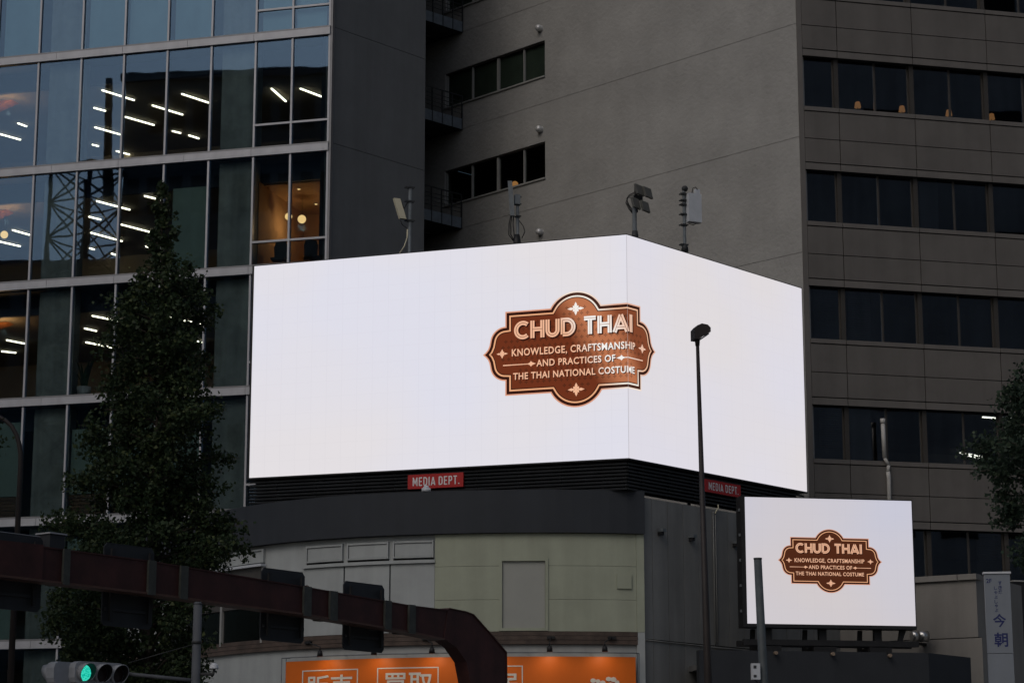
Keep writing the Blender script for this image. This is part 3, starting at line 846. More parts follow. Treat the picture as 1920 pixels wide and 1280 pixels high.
def badge_layers():
    L = []                                            # (name, material key, verts, faces)
    o = badge_outline()
    for nm, key, d in (('badge_rim', 'salmon', 0), ('badge_band', 'dark', .014), ('badge_line', 'peach', .044), ('badge_shadow', 'dark', .060), ('badge_ground', 'brown', .07)):
        p = inset(o, d) if d else o
        L.append((nm, key, p, [tuple(range(len(p)))]))
    # sprinkled four-petal pattern
    v, f = [], []
    ins = inset(o, .11)
    def inside(x, y):
        c = False
        for i in range(len(ins)):
            (x1, y1), (x2, y2) = ins[i - 1], ins[i]
            if (y1 > y) != (y2 > y) and x < (x2 - x1) * (y - y1) / (y2 - y1) + x1: c = not c
        return c
    for r in range(-9, 10):
        for c in range(-15, 16):
            x, y = (c + .5 * (r % 2)) * .0625, r * .0625
            if inside(x, y):
                for a in (0, 90, 180, 270):
                    ca, sa = math.cos(math.radians(a)), math.sin(math.radians(a)); b = len(v)
                    for px_, py_ in ((0, .002), (.011, .007), (.022, 0), (.011, -.007)):
                        v.append((x + px_ * ca - py_ * sa, y + px_ * sa + py_ * ca))
                    f.append((b, b + 1, b + 2, b + 3))
    L.append(('badge_pattern', 'pattern', v, f))
    def flower(x, y, s, ns=8):
        v, f = [], []
        for k in range(ns):
            a = math.radians(90 + 360 * k / ns); ln = s * (1 if k % 2 == 0 else .62)
            if ns == 8 and k in (2, 6): ln *= 1.25
            ca, sa = math.cos(a), math.sin(a); b = len(v)
            for r_, w_ in ((.12, 0), (.55, .22), (1.0, 0), (.55, -.22)):
                px_, py_ = r_ * ln, w_ * s
                v.append((x + px_ * ca - py_ * sa, y + px_ * sa + py_ * ca))
            f.append((b, b + 1, b + 2, b + 3))
        b = len(v); v += [(x + .2 * s * math.cos(q * .785), y + .2 * s * math.sin(q * .785)) for q in range(8)]; f.append(tuple(range(b, b + 8)))
        return v, f
    for args in ((0, .425, .072), (0, -.425, .072), (-.79, .0, .05), (.775, .0, .05)):
        L.append(('flower_ornament', 'letter', *flower(*args)))
    for sgn in (-1, 1):
        V, F = [], []
        x0, x1 = sgn * .78, sgn * .5; y = -.125
        for q in (((x0, y - .006), (x1, y - .004), (x1, y + .004), (x0, y + .006)), ((x1 + sgn * .02, y), (x1 - sgn * .02, y + .02), (x1 - sgn * .075, y), (x1 - sgn * .02, y - .02)),
                  ((x1 - sgn * .02, y + .03), (x1 - sgn * .04, y + .008), (x1 - sgn * .005, y + .008)), ((x1 - sgn * .02, y - .03), (x1 - sgn * .04, y - .008), (x1 - sgn * .005, y - .008))):
            F.append(tuple(range(len(V), len(V) + len(q)))); V.extend(q)
        L.append(('arrow_ornament', 'letter', V, F))
    # title with an inline groove, in strokes
    tot = sum(GLYPH[c][0] for c in 'CHUD THAI') + .13 * 8
    tx0, tx1, ty0, h = -.655, .61, .145, .185
    sc = (tx1 - tx0) / tot; x = 0
    V, F, V2, F2, V3, F3 = [], [], [], [], [], []
    for ch in 'CHUD THAI':
        w_, strokes = GLYPH[ch]
        for st_ in strokes:
            pts = [(tx0 + (x + a) * sc, ty0 + b * h) for a, b in st_]
            for (vv, ff, wd, off) in ((V, F, .044, 0), (V2, F2, .0055, 0), (V3, F3, .05, .014)):
                q = ribbon([(a + off, b - off) for a, b in pts], wd)
                b0 = len(vv); vv.extend(q[0]); ff.extend(tuple(b0 + i for i in t) for t in q[1])
        x += w_ + .13
    L.append(('title_shadow', 'dark', V3, F3)); L.append(('title_lettering', 'letter', V, F)); L.append(('title_groove', 'groove', V2, F2))
    for txt, x0, x1, y0, y1 in (('KNOWLEDGE, CRAFTSMANSHIP', -.685, .655, -.03, .043), ('AND PRACTICES OF', -.42, .415, -.16, -.087), ('THE THAI NATIONAL COSTUME', -.67, .64, -.285, -.212)):
        v, f = textmesh(txt, .02, 1.1)
        vv = fit(v, x0, x1, y0 - (.018 if ',' in txt else 0), y1)
        L.append(('lettering_shadow', 'dark', [(a + .01, b - .01) for a, b in vv], f))
        L.append(('lettering', 'letter', vv, f))
    return L
def badge_mat(name, col, bright, glint, gain):
    m, n, out = newmat(name)
    e = n.nodes.new('ShaderNodeEmission'); e.inputs[1].default_value = gain
    e.inputs[0].default_value = (*col, 1)
    n.links.new(e.outputs[0], out.inputs[0])
    if glint:                                         # the moving gleam that is part of the film on the screen
        uv = n.nodes.new('ShaderNodeUVMap'); uv.uv_map = 'art'
        sp = n.nodes.new('ShaderNodeSeparateXYZ'); n.links.new(uv.outputs[0], sp.inputs[0])
        a = n.nodes.new('ShaderNodeMath'); a.operation = 'MULTIPLY_ADD'; a.inputs[1].default_value = .6
        n.links.new(sp.outputs[1], a.inputs[0]); n.links.new(sp.outputs[0], a.inputs[2])
        r = n.nodes.new('ShaderNodeValToRGB'); cr = r.color_ramp
        cr.elements[0].position = .47; cr.elements[0].color = (*col, 1)
        cr.elements[1].position = .60; cr.elements[1].color = (*bright, 1)
        z = cr.elements.new(.70); z.color = (*bright, 1)
        z = cr.elements.new(.80); z.color = (*[c * .8 + b * .2 for c, b in zip(col, bright)], 1)
        sh = n.nodes.new('ShaderNodeMath'); sh.operation = 'MULTIPLY_ADD'; sh.inputs[1].default_value = .5; sh.inputs[2].default_value = .47
        n.links.new(a.outputs[0], sh.inputs[0]); n.links.new(sh.outputs[0], r.inputs[0]); n.links.new(r.outputs[0], e.inputs[0])
    return m
ART = badge_layers()
def place_badge(par, maps, c, half, sx, sz, mats, lift=.0011):
    """maps: [(frame, u from, u to)] of the unfolded display; c = (u, z) centre"""
    for i, (nm, key, V, F) in enumerate(ART):
        bm = bmesh.new(); uvl = bm.loops.layers.uv.new('art')
        vs = [bm.verts.new((c[0] + x * half * sx, c[1] + y * half * sz, 0)) for x, y in V]
        for f in F:
            try: bm.faces.new([vs[j] for j in f])
            except ValueError: pass
        bmesh.ops.triangulate(bm, faces=bm.faces)
        if len(maps) > 1:
            bmesh.ops.bisect_plane(bm, geom=bm.verts[:] + bm.edges[:] + bm.faces[:], plane_co=(0, 0, 0), plane_no=(1, 0, 0))
            bmesh.ops.split_edges(bm, edges=[e for e in bm.edges if all(abs(v.co.x) < 1e-5 for v in e.verts)])
        for fc in bm.faces:
            for l in fc.loops: l[uvl].uv = ((l.vert.co.x - c[0]) / half, (l.vert.co.y - c[1]) / half)
        side = {}
        for fc in bm.faces:
            fr = maps[0] if len(maps) == 1 or fc.calc_center_median().x < 0 else maps[1]
            for v in fc.verts: side[v] = fr
        for v, fr in side.items(): v.co = fr.w(v.co.x, .002 + lift * i, v.co.y) - WM[par.name].translation
        bmesh.ops.recalc_face_normals(bm, faces=bm.faces)
        me = bpy.data.meshes.new(nm); bm.to_mesh(me); bm.free()
        me.materials.append(mats[key])
        _link(bpy.data.objects.new(nm, me), par, WM[par.name].copy())
def badge_set(tagname, glint, gain, brown=(.155, .033, .013)):
    P = dict(salmon=((.72, .33, .21), (.95, .8, .68)), dark=((.035, .009, .006), (.06, .02, .012)), peach=((.85, .42, .22), (.95, .88, .78)),
             brown=(brown, (.50, .175, .08)), pattern=((.085, .022, .010), (.27, .10, .05)),
             letter=((.90, .50, .32), (.95, .92, .88)), groove=((.10, .03, .014), (.35, .16, .09)))
    return {k: badge_mat(tagname + '_' + k, a, b, glint, gain) for k, (a, b) in P.items()}
uc, zc_ = FL.px(1080, 651)
ul, _ = FL.px(905.5, 663)
half = (uc - ul)
topz = FL.px(1077, 546)[1]; botz = FL.px(1083, 763)[1]
place_badge(big, [FL, FR], (uc, (topz + botz) / 2), half, 1.0, (topz - botz) / 2 / (.61 * half), badge_set('big_badge', True, SCREEN_GAIN))
bx('edge_seam', big, emis('seam_grey', (.5, .48, .52), SCREEN_GAIN), FL, -.008, .004, -.008, .0012, zs0, zs1)

# louvre band under the screen
lv = thing('louvre_band', FL.w(0, -.3, ztC), 'black slatted louvre band under the big LED screen', 'louvre')
LOUV = mat('louvre_black', (.022, .024, .027), .45, .3, 2)
zl0, zl1 = ztC - .01, zs0 - .06
nS = 8
for fr, a, b in ((FL, uSL - .05, -.1), (FR, .1, uSR)):
    for q in range(nS):
        z = zl0 + (zl1 - zl0) * (q + .5) / nS
        mb = MB(); prof_u = (a, b)
        vs = [fr.w(u, n, zz) for u in prof_u for n, zz in ((-.2, z - .015), (-.12, z - .045), (-.11, z + .0), (-.19, z + .03))]
        mb.add(vs, [(0, 1, 5, 4), (1, 2, 6, 5), (2, 3, 7, 6), (3, 0, 4, 7), (3, 2, 1, 0), (4, 5, 6, 7)])
        mb.obj('slat', LOUV, lv)
    bx('backing', lv, BLACK, fr, a + (.1 if fr is FL else .1), b - .1, -.5, -.34, zl0, zl1)
    u = a + .8
    while u < b - .3:
        bx('post', lv, LOUV, fr, u - .03, u + .03, -.3, -.215, zl0, zl1)
        u += 1.25
# red name boards
NAR = {'M': (.62, [[(.07, 0), (.07, 1)], [(.55, 0), (.55, 1)], [(.09, .95), (.31, .3), (.53, .95)]]), 'E': (.42, [[(.07, 0), (.07, 1)], [(.07, .06), (.42, .06)], [(.07, .5), (.38, .5)], [(.07, .94), (.42, .94)]]),
       'D': (.5, [[(.07, .06), (.07, .94), (.26, .94), (.4, .85), (.43, .7), (.43, .3), (.4, .15), (.26, .06), (.05, .06)]]), 'I': (.14, [[(.07, 0), (.07, 1)]]),
       'A': (.54, [[(.04, 0), (.27, .97)], [(.5, 0), (.27, .97)], [(.13, .25), (.41, .25)]]), 'P': (.46, [[(.07, 0), (.07, 1)], [(.07, .94), (.3, .94), (.4, .84), (.4, .58), (.3, .46), (.07, .46)]]),
       'T': (.44, [[(0, .94), (.44, .94)], [(.22, 0), (.22, .92)]]), '.': (.14, [[(.07, 0), (.07, .14)]]), ' ': (.12, [])}
RED = mat('red_board', (.36, .014, .014), .5, .06, 2)
WHT = mat('white_letter', (.62, .6, .6), .5, .04, 3)
def flat_text(par, name, m, fr, txt, u0, u1, z0, z1, n, bold=.0, spacing=1.0):
    v, f = textmesh(txt, bold, spacing)
    v = fit(v, u0, u1, z0, z1)
    return MB().add([fr.w(a, n, b) for a, b in v], f).obj(name, m, par)
for fr, x0, x1, y0, y1, lab in ((FL, 764, 868, 888, 914, 'red MEDIA DEPT. board on the louvres left of the screen corner'), (FR, 1324, 1390, 902.5, 927, 'red MEDIA DEPT. board on the right louvres beside the lamp post')):
    (u0, z1), (u1_, _) = fr.px(x0, y0, .0), fr.px(x1, y0, .0)
    _, z0 = fr.px(x0, 916.5 if fr is FL else 920.5)
    _, z1 = fr.px(x0, 890 if fr is FL else 897)
    b = thing('name_board', fr.w(u0, -.1, z0), lab, 'sign')
    bx('board', b, RED, fr, u0, u1_, -.1, -.03, z0, z1)
    W_ = u1_ - u0; Hh = z1 - z0
    tot = sum(NAR[c][0] for c in 'MEDIA DEPT.') + .16 * 10; sc = .84 * W_ / tot; x = 0; k = 0
    for ch in 'MEDIA DEPT.':
        mb = MB()
        for st_ in NAR[ch][1]:
            v, f = ribbon([(u0 + .09 * W_ + (x + a_) * sc, z0 + (.2 + .6 * b_) * Hh) for a_, b_ in st_], .034)
            k += 1
            mb.add([fr.w(a_, -.026 + .0007 * (k % 5), b_) for a_, b_ in v], f)
        if ch != ' ': mb.obj('letter', WHT, b)
        x += NAR[ch][0] + .16
# dome camera on the cornice
p = cw_(cX(800, 918), .05, ztC)
dc = thing('dome_camera', p, 'white dome camera on the cornice under the left red board', 'camera')
MB().tube([p, p + Vector((0, 0, .1))], .13, 14).obj('base', GALV_L, dc)
MB().add(*uvsphere(p + Vector((0, 0, .1)), .09, 14, 8, 0, 1)).obj('dome', GALV_L, dc)
# ---------------------------------------------------------------- orange shop sign on the curved front
ORG = mat('orange_board', (.6, .125, .008), .5, .06, 1)
Xo0, Xo1 = cX(546, 1245), cX(1188, 1245)
zo1 = cz(1000, 1231); zo0 = zo1 - 1.55
og = thing('shop_sign', cw_((Xo0 + Xo1) / 2, .2, zo0), 'long orange curved shop sign with white boxed Japanese lettering', 'sign')
cbox('board', og, ORG, Xo0, Xo1, .17, .22, zo0, zo1, .3)
SIGNW = mat('sign_white', (.6, .58, .53), .5, .03, 3)
NS = .23
def ctext(txt, x0, x1, ytop, hpx):
    Xa, Xb = cX(x0, 1265), cX(x1, 1265)
    zt = cpx((x0 + x1) / 2, ytop, NS)[1]; zb = zt - hpx / 68.0
    v, f = textmesh(txt, .012, 1.0)
    v = fit(v, Xa, Xb, zb, zt)
    MB().add([cw_(a, NS, b) for a, b in v], f).obj('lettering', SIGNW, og)
def cbox_frame(x0, x1, ytop, hpx, t=.03):
    Xa, Xb = cX(x0, 1265), cX(x1, 1265)
    zt = cpx((x0 + x1) / 2, ytop, NS)[1]; zb = zt - hpx / 68.0
    for q in ((Xa, Xa + t, zb, zt), (Xb - t, Xb, zb, zt), (Xa + t, Xb - t, zt - t, zt), (Xa + t, Xb - t, zb, zb + t)):
        cbox('letter_box', og, SIGNW, q[0], q[1], .221, NS, q[2], q[3])
for txt, b0, b1, yt, c0, c1, ct in (('販売', 576, 678, 1254, 585, 668, 1264), ('買取', 713, 826, 1250, 725, 815, 1260), ('工房', 864, 981, 1247, 876, 971, 1257)):
    cbox_frame(b0, b1, yt, 66)
    ctext(txt, c0, c1, ct, 44)
# loose white brush mark at the right end
m = MB()
for px_, py_, r_ in ((1112, 1275, 6), (1121, 1276, 5), (1130, 1279, 6), (1141, 1272, 6), (1150, 1273, 6.5), (1157, 1278, 5), (1120, 1284, 7), (1145, 1285, 9)):
    X, z = cpx(px_, py_, NS); r = r_ / 68 * .9
    m.add([cw_(X + r * math.cos(k * .7854), NS + .0012 * r_, z + r * .8 * math.sin(k * .7854)) for k in range(8)], [tuple(range(8))])
m.obj('brush_mark', SIGNW, og)
# thin wire frame round the board
m = MB()
zt = zo1 + .1
Xs_ = np.linspace(Xo0 - .07, Xo1 + .07, 24)
m.tube([cw_(X, .3, zt) for X in Xs_], .012, 5)
m.tube([cw_(X, .12, zt + .02) for X in Xs_], .012, 5)
for X in (Xs_[0], Xs_[-1]):
    m.tube([cw_(X, .3, zo0), cw_(X, .3, zt)], .012, 5); m.tube([cw_(X, .12, zo0), cw_(X, .12, zt + .02)], .012, 5)
for X in Xs_[::2]:
    m.tube([cw_(X, .3, zt), cw_(X, -.04, zt + .02)], .01, 5)
m.obj('wire_frame', GALV, og)
# goose-neck lamps above it
for j, (x, y, bxx, by) in enumerate(((600, 1223, 579, 1206), (701, 1220, 689, 1201), (810, 1217, 799, 1197), (920, 1215, 920, 1194), (1030.5, 1214, 1033, 1193), (1134, 1214, 1147, 1194))):
    X, z = cpx(x, y, .75); X0, z0 = cpx(bxx, by, .06)
    z0 = cz(1000, 1195)
    hp = cw_(X, .75, z)
    gl = thing('sign_lamp', cw_(X0, .05, z0), 'black goose-neck lamp over the orange sign, ' + ('at its left end', 'below the rightmost gantry sign', 'left of the gantry bend', 'behind the gantry column', 'below the blank cream door', 'nearest the right end')[j], 'lamp', 'goose-neck lamps over the orange sign')
    m = MB(); f = Fr(*cw_(X0, .05, 0)[:2], math.degrees(math.atan2(cn(X0)[0], -cn(X0)[1])))
    m.box(f, -.11, .11, 0, .07, z0 - .04, z0 + .04).obj('bracket', BLACK, gl)
    a = cw_(X0, .1, z0)
    MB().tube([a, a.lerp(hp, .5) + Vector((0, 0, .08)), hp + Vector((0, 0, .16)), hp + Vector((0, 0, .05))], .016, 6).obj('arm', BLACK, gl)
    MB().tube([hp + Vector((0, 0, .06)), hp, hp - Vector((0, 0, .1))], [.05, .075, .085], 10).obj('head', BLACK, gl)
    lamp('bulb', gl, hp - Vector((0, 0, .13)), 8, (1, .76, .5), .05, 150, cw_(X, .2, zo1 - .7))

# ---------------------------------------------------------------- small roof screen and its frame
FC = Fr.at(1400, 1050, 63, 10)
uc0, uc1 = FC.px(1399, 1050)[0], FC.px(1713, 1055)[0]
zq1, zq0 = FC.px(1397, 931)[1], FC.px(1401, 1168)[1]
sm = thing('led_screen', FC.w(uc0, 0, zq0), 'smaller white LED screen with brown badge standing on the dark low annex', 'screen')
bx('cabinet', sm, BLACK, FC, uc0 - .12, uc1 + .03, -.5, -.012, zq0 - .1, zq1 + .03)
bx('display_face', sm, LED2, FC, uc0, uc1, -.01, 0, zq0, zq1)
c0 = FC.px(1556.5, 1051); l0 = FC.px(1458.5, 1049)
hf = c0[0] - l0[0]
tz, bz = FC.px(1553, 991.5)[1], FC.px(1558, 1111)[1]
place_badge(sm, [FC], (c0[0], (tz + bz) / 2), hf, 1.0, (tz - bz) / 2 / (.61 * hf), badge_set('small_badge', False, SCREEN_GAIN * .9, (.085, .024, .011)))
for q in range(5):
    z = zq0 + (zq1 - zq0) * (q + .5) / 5
    bx('clamp', sm, GALV, FC, uc0 - .15, uc0 - .12, -.2, -.1, z - .04, z + .04)
# steel frame under it
zan = FC.px(1500, 1219)[1]                                     # top of the low annex wall
fx = thing('screen_stand', FC.w((uc0 + uc1) / 2, -.4, zan - .1), 'dark steel stand carrying the smaller LED screen', 'stand')
zbm = FC.px(1550, 1206, -.2)[1]
for n in (-.15, -.75):
    bx('beam', fx, BLACK, FC, uc0 - .1, uc1 + .1, n - .08, n + .08, zbm - .07, zbm + .09)
for x in (1445, 1548, 1652):
    u, _ = FC.px(x, 1190)
    bx('leg', fx, BLACK, FC, u - .11, u + .11, -.4, -.25, zan - .1, zq0 - .1)
    bx('foot', fx, BLACK, FC, u - .35, u + .3, -.8, .02, zan - .1, zbm - .1)
for x in (1422, 1521, 1625):
    u, _ = FC.px(x, 1190)
    MB().prism(FC, [(u - .06, zan - .1), (u + .06, zan - .1), (u + .1, zq0 - .1), (u - .02, zq0 - .1)], -.75, -.65).obj('brace', BLACK, fx)
u, _ = FC.px(1697, 1180)
MB().prism(FC, [(u - .14, zbm), (u - .03, zbm), (u + .12, zq0 - .1), (u - .06, zq0 - .1)], -.35, -.25).obj('brace', BLACK, fx)
for x, y in ((1455, 1221), (1562, 1223), (1669, 1226)):
    u, z = FC.px(x, y, .5); c = FC.w(u, .5, z)
    jl = thing('junction_box', c, {1455: 'leftmost', 1562: 'middle', 1669: 'rightmost'}[x] + ' of three small brown fittings on the rim of the dark annex', 'fitting')
    f2 = FC.shifted(u, .36)
    MB().tube([f2.w(0, .02, z - .03), f2.w(0, .18, z - .03)], .05, 8).obj('cup', mat('brown_fitting%d' % x, (.2, .15, .11), .6), jl)
    MB().box(f2, -.04, .04, 0, .05, z + .0, z + .07).obj('hook', BLACK, jl)

# dark low annex below the small screen
ANX = mat('annex_paint', (.023, .026, .031), .8, .12, 1, streak=.12)
an = thing('low_annex', FC.w(2, -1, GZ), 'dark grey windowless low annex under the smaller screen', 'building')
FN = FC.shifted(0, .35)
ua, ub = FN.px(1311, 1230)[0], FN.px(1741, 1230)[0]
zat = FN.px(1500, 1220)[1]
bx('front_wall', an, ANX, FN, ua, ub, -.3, 0, GZ, zat)
pe = FN.w(ub, 0, 0)
FN2 = Fr(pe.x, pe.y, 50)
ue = FN2.px(1820, 1240)[0]
bx('side_wall', an, ANX, FN2, .02, ue, -.3, 0, GZ, zat)
bx('roof', an, ROOF, FN, ua + .1, ub - .1, -3.0, -.3, zat - .5, zat - .35)
# beige stair annex at the right with parapet
BEI = mat('beige_render', (.2, .19, .175), .85, .08, .9, bump=.15, bscale=25, streak=.16)
FB = Fr.at(1829, 1080, 67.5, -32)
bs = thing('beige_annex', FB.w(-2, -1, GZ), 'beige rendered annex wall with parapet right of the smaller screen', 'building')
zp1, zp0 = FB.px(1829, 1075)[1], FB.px(1829, 1086)[1]
uB0, uB1 = FB.px(1500, 1120)[0], FB.px(1832, 1140)[0]
zbj = FB.px(1836, 1194)[1]
bx('wall_panel', bs, BEI, FB, uB0, uB1, -.3, 0, zbj + .015, zp0)
bx('wall_panel', bs, BEI, FB, uB0, uB1 + .12, -.3, .02, GZ, zbj - .015)
uj_ = FB.px(1797, 1085)[0]
bx('parapet', bs, BEI, FB, uB0, uj_ - .01, -.35, .1, zp0 + .005, zp1)
bx('parapet', bs, BEI, FB, uj_ + .01, uB1 + .05, -.35, .1, zp0 + .005, zp1)
bx('return_wall', bs, BEI, FB, uB1 - .3, uB1, -4, -.3, GZ, zp1 - .02)
# stainless flue lying beside the stand
u, z = FB.px(1722, 1192, .5); a = FB.w(u, .5, z)
d = Vector((*FC.u, 0))
FLUE = mat('stainless_flue', (.5, .49, .47), .3, .08, 5, metal=.9)
fv = thing('exhaust_flue', FB.w(u, 0, z), 'short stainless exhaust flue on the beige annex wall', 'flue')
m1 = MB().tube([a - d * .22, a - d * .02], .16, 16); m1.obj('flue_body', FLUE, fv)
MB().tube([a + d * .0, a + d * .3], .165, 16).obj('flue_cap', FLUE, fv)
bx('bracket', fv, BLACK, FB, u - .06, u + .06, 0, .5, z - .26, z - .18)

# vertical white banner sign
FV = Fr.at(1872, 1180, 56, -8)
u0, u1v = FV.px(1850, 1180)[0], FV.px(1898, 1180)[0]
zv1 = FV.px(1870, 1075)[1]
VS = mat('banner_white', (.17, .19, .22), .5, .06, 1.5, streak=.1)
NAVYT = mat('navy_letter', (.012, .018, .09), .6, .1, 3)
vs_ = thing('vertical_sign', FV.w((u0 + u1v) / 2, -.1, GZ), 'tall narrow white sign with navy Japanese lettering at the right edge', 'sign')
zmid = FV.px(1880, 1224)[1]
bx('sign_panel', vs_, VS, FV, u0, u1v, -.25, 0, zmid + .006, zv1)
bx('sign_panel', vs_, VS, FV, u0, u1v, -.25, 0, zmid - 2.2, zmid - .006)
bx('cap', vs_, GALV_L, FV, u0 - .03, u1v + .03, -.28, .03, zv1 + .003, zv1 + .05)
bx('post', vs_, STEEL_D, FV, u0 + .2, u1v - .2, -.2, -.05, GZ, zmid - 2.2)
W_ = u1v - u0
def vt(txt, fx_, y, hpx, wpx):
    z1 = FV.px(1870, y)[1]; k = 75.4
    flat_text(vs_, 'lettering', NAVYT, FV, txt, u0 + fx_ * W_ - wpx / k / 2, u0 + fx_ * W_ + wpx / k / 2, z1 - hpx / k, z1, .004, .02)
vt('2F', .17, 1084, 8, 10)
for ch, y in (('す', 1088.5), ('き', 1097), ('焼', 1105.5)): vt(ch, .6, y, 7.5, 7)
for ch, y in (('し', 1098.5), ('ゃ', 1107), ('ぶ', 1115.5), ('し', 1124), ('ゃ', 1132), ('ぶ', 1140)): vt(ch, .42, y, 6.5, 6)
vt('今', .52, 1150, 25, 24)
vt('朝', .55, 1185, 27, 25)

# ---------------------------------------------------------------- masts on the store roof, behind the screen
ZR = zr
def mast(name, x, ytop, depth, lab, cat, rad=.05, ybase=470, grp=None):
    p = atY(x, ytop, depth); q = atY(x, ybase, depth)
    t = thing(name, (q.x, q.y, ZR), lab, cat, grp)
    MB().tube([(q.x, q.y, ZR), (q.x, q.y, p.z)], rad, 10).obj('mast', GALV, t)
    return t, q, p
def P(x, y, D): return atY(x, y, D)
def ubolt(t, c, w=.15):
    f = Fr(c.x, c.y, 20)
    MB().box(f, -w, w, -.07, -.045, c.z - .02, c.z + .02).box(f, -w, w, .045, .07, c.z - .02, c.z + .02).box(f, -.05, .05, -.075, .075, c.z - .03, c.z + .03).obj('clamp', STEEL_D, t)
# left antenna: tilted beige panel
D = 66.5
t, q, p = mast('panel_antenna', 768, 350, D, 'tilted beige panel antenna on a mast over the left end of the big screen', 'antenna', .055)
for y in (352, 378, 414): ubolt(t, P(768, y, D))
a, b = P(741.5, 373, D - .1), P(753, 411, D - .1)
fa = Fr(a.x, a.y, 25); dv = (b - a)
m = MB(); w_ = .085
top = [(-w_, -.02), (.12, -.02), (.12, .1), (-w_, .1)]
vs = [a + Vector((*(np.array(fa.u) * uu + np.array(fa.n) * nn), 0)) for uu, nn in top] + [b + Vector((*(np.array(fa.u) * uu + np.array(fa.n) * nn), 0)) for uu, nn in top]
m.add(vs, [(3, 2, 1, 0), (4, 5, 6, 7)] + [(i, (i + 1) % 4, 4 + (i + 1) % 4, 4 + i) for i in range(4)])
m.obj('antenna_panel', BEIGE, t)
MB().tube([P(752, 378, D), P(757.5, 391, D), P(764, 379, D)], .028, 6).obj('arm', STEEL_D, t)
MB().tube([P(754, 409, D), P(768, 413, D)], .03, 6).obj('arm', STEEL_D, t)
MB().tube([P(751, 413, D), P(754, 421, D), P(763, 428, D), P(765, 436, D)], .014, 5).obj('cable', BLACK, t)
MB().tube([P(764, 430, D), P(763.5, 446, D), P(758, 462, D), P(746, 480, D)], .022, 6).obj('cable', BEIGE, t)
# tall grey stick antenna
t, q, p = mast('stick_antenna', 970.5, 366, D, 'tall narrow grey antenna with looped cables over the middle of the big screen', 'antenna', .05)
a = P(956.5, 340, D - .15); b = P(961, 405, D - .15)
fa = Fr(a.x, a.y, 0)
MB().prism(fa, [(-.075, a.z), (.06, a.z), (.06 + b.x - a.x, b.z), (-.075 + b.x - a.x, b.z)], -.05, .06).obj('antenna_panel', GALV, t)
MB().box(Fr(p.x, p.y, 10), -.1, .07, -.08, .1, P(0, 384, D).z, P(0, 366, D).z).obj('radio_box', GALV, t)
for y in (370, 383, 406): ubolt(t, P(971, y, D), .09)
for dx, k in ((-3, 0), (-1, 1), (2, 2)):
    MB().tube([P(961 + dx, 404, D), P(959 + dx * 1.5, 420, D), P(960 + dx * 2, 440, D), P(966 + dx, 452, D)], .018, 5).obj('cable', BLACK, t)
MB().tube([P(969, 408, D), P(981, 424, D), P(984, 434, D), P(979, 446, D)], .014, 5).obj('cable', BLACK, t)
MB().tube([P(969, 440, D), P(970, 470, D)], [.09, .16], 10).obj('base_collar', BLACK, t)
# floodlight cluster
t, q, p = mast('floodlight_mast', 1190.5, 380, D, 'four square floodlights on a mast behind the screen corner', 'floodlight', .07)
FLO = mat('flood_body', (.13, .13, .12), .5, .15, 6)
fa = Fr(p.x, p.y, 28)
for (x, y) in ((1198.5, 356.5), (1214.5, 361.5), (1192, 381.5), (1209.5, 387.5)):
    c = P(x, y, D - .2); m = MB()
    tl = math.radians(-14)
    def rr(uu, nn, zz):
        return c + Vector((fa.u[0], fa.u[1], 0)) * (uu * math.cos(tl) - zz * math.sin(tl) * -1) + Vector((fa.n[0], fa.n[1], 0)) * nn + Vector((0, 0, zz * math.cos(tl) + uu * math.sin(tl)))
    vs = [rr(uu, nn, zz) for uu in (-.13, .13) for nn in (-.05, .05) for zz in (-.155, .155)]
    m.add(vs, [(0, 1, 3, 2), (4, 6, 7, 5), (0, 4, 5, 1), (2, 3, 7, 6), (0, 2, 6, 4), (1, 5, 7, 3)])
    h = m.obj('flood_head', FLO, t)
    m = MB(); vs = [rr(uu, nn, zz) for uu in (-.11, .11) for nn in (.052, .058) for zz in (-.135, .135)]
    m.add(vs, [(0, 1, 3, 2), (4, 6, 7, 5), (0, 4, 5, 1), (2, 3, 7, 6), (0, 2, 6, 4), (1, 5, 7, 3)])
    m.obj('lens', mat('flood_lens%d' % x, (.09, .09, .085), .25, .1, 8), h)
MB().box(fa, -.04, .25, -.02, .05, P(0, 375, D).z, P(0, 366, D).z).box(fa, .0, .08, -.03, .04, P(0, 398, D).z, P(0, 350, D).z).obj('crossbar', BLACK, t)
for k in range(4):
    MB().tube([P(1190 - k, 360 + 3 * k, D), P(1176 - 1.5 * k + 3, 366 + 2 * k, D), P(1173 + 2 * k, 380 + k, D), P(1179 + 2 * k, 392, D), P(1188, 403, D)], .012, 5).obj('cable', BLACK, t)
MB().tube([P(1190.5, 433, D), P(1190.5, 450, D)], [.085, .13], 10).obj('base_collar', STEEL_D, t)
# right radio cabinet
t, q, p = mast('radio_mast', 1284, 354, D, 'pale grey radio cabinet on a mast over the right wing of the big screen', 'antenna', .052)
fa = Fr(p.x, p.y, 25)
z1, z0 = P(1290, 364, D).z, P(1290, 417, D).z
cb = MB().box(fa, .03, .47, -.02, .2, z0, z1).obj('cabinet', GALV_L, t)
MB().box(fa, .40, .55, -.14, -.03, P(0, 402, D).z, P(0, 351, D).z).obj('antenna_panel', GALV_L, t)
MB().add(*uvsphere(p + Vector((0, 0, .0)), .1, 12, 6), smooth=True).obj('cap', STEEL_D, t)
for y in (364, 376, 384, 402, 422, 459): ubolt(t, P(1282, y, D), .13)
MB().tube([P(1297, 364, D), P(1299, 353, D), P(1304, 351, D), P(1308, 356, D)], .014, 5).obj('cable', BLACK, t)
MB().tube([P(1291, 419, D), P(1300, 422, D), P(1305, 419, D)], .014, 5).obj('cable', BLACK, t)
MB().tube([P(1284, 458, D), P(1284, 472, D)], [.085, .12], 10).obj('base_collar', STEEL_D, t)

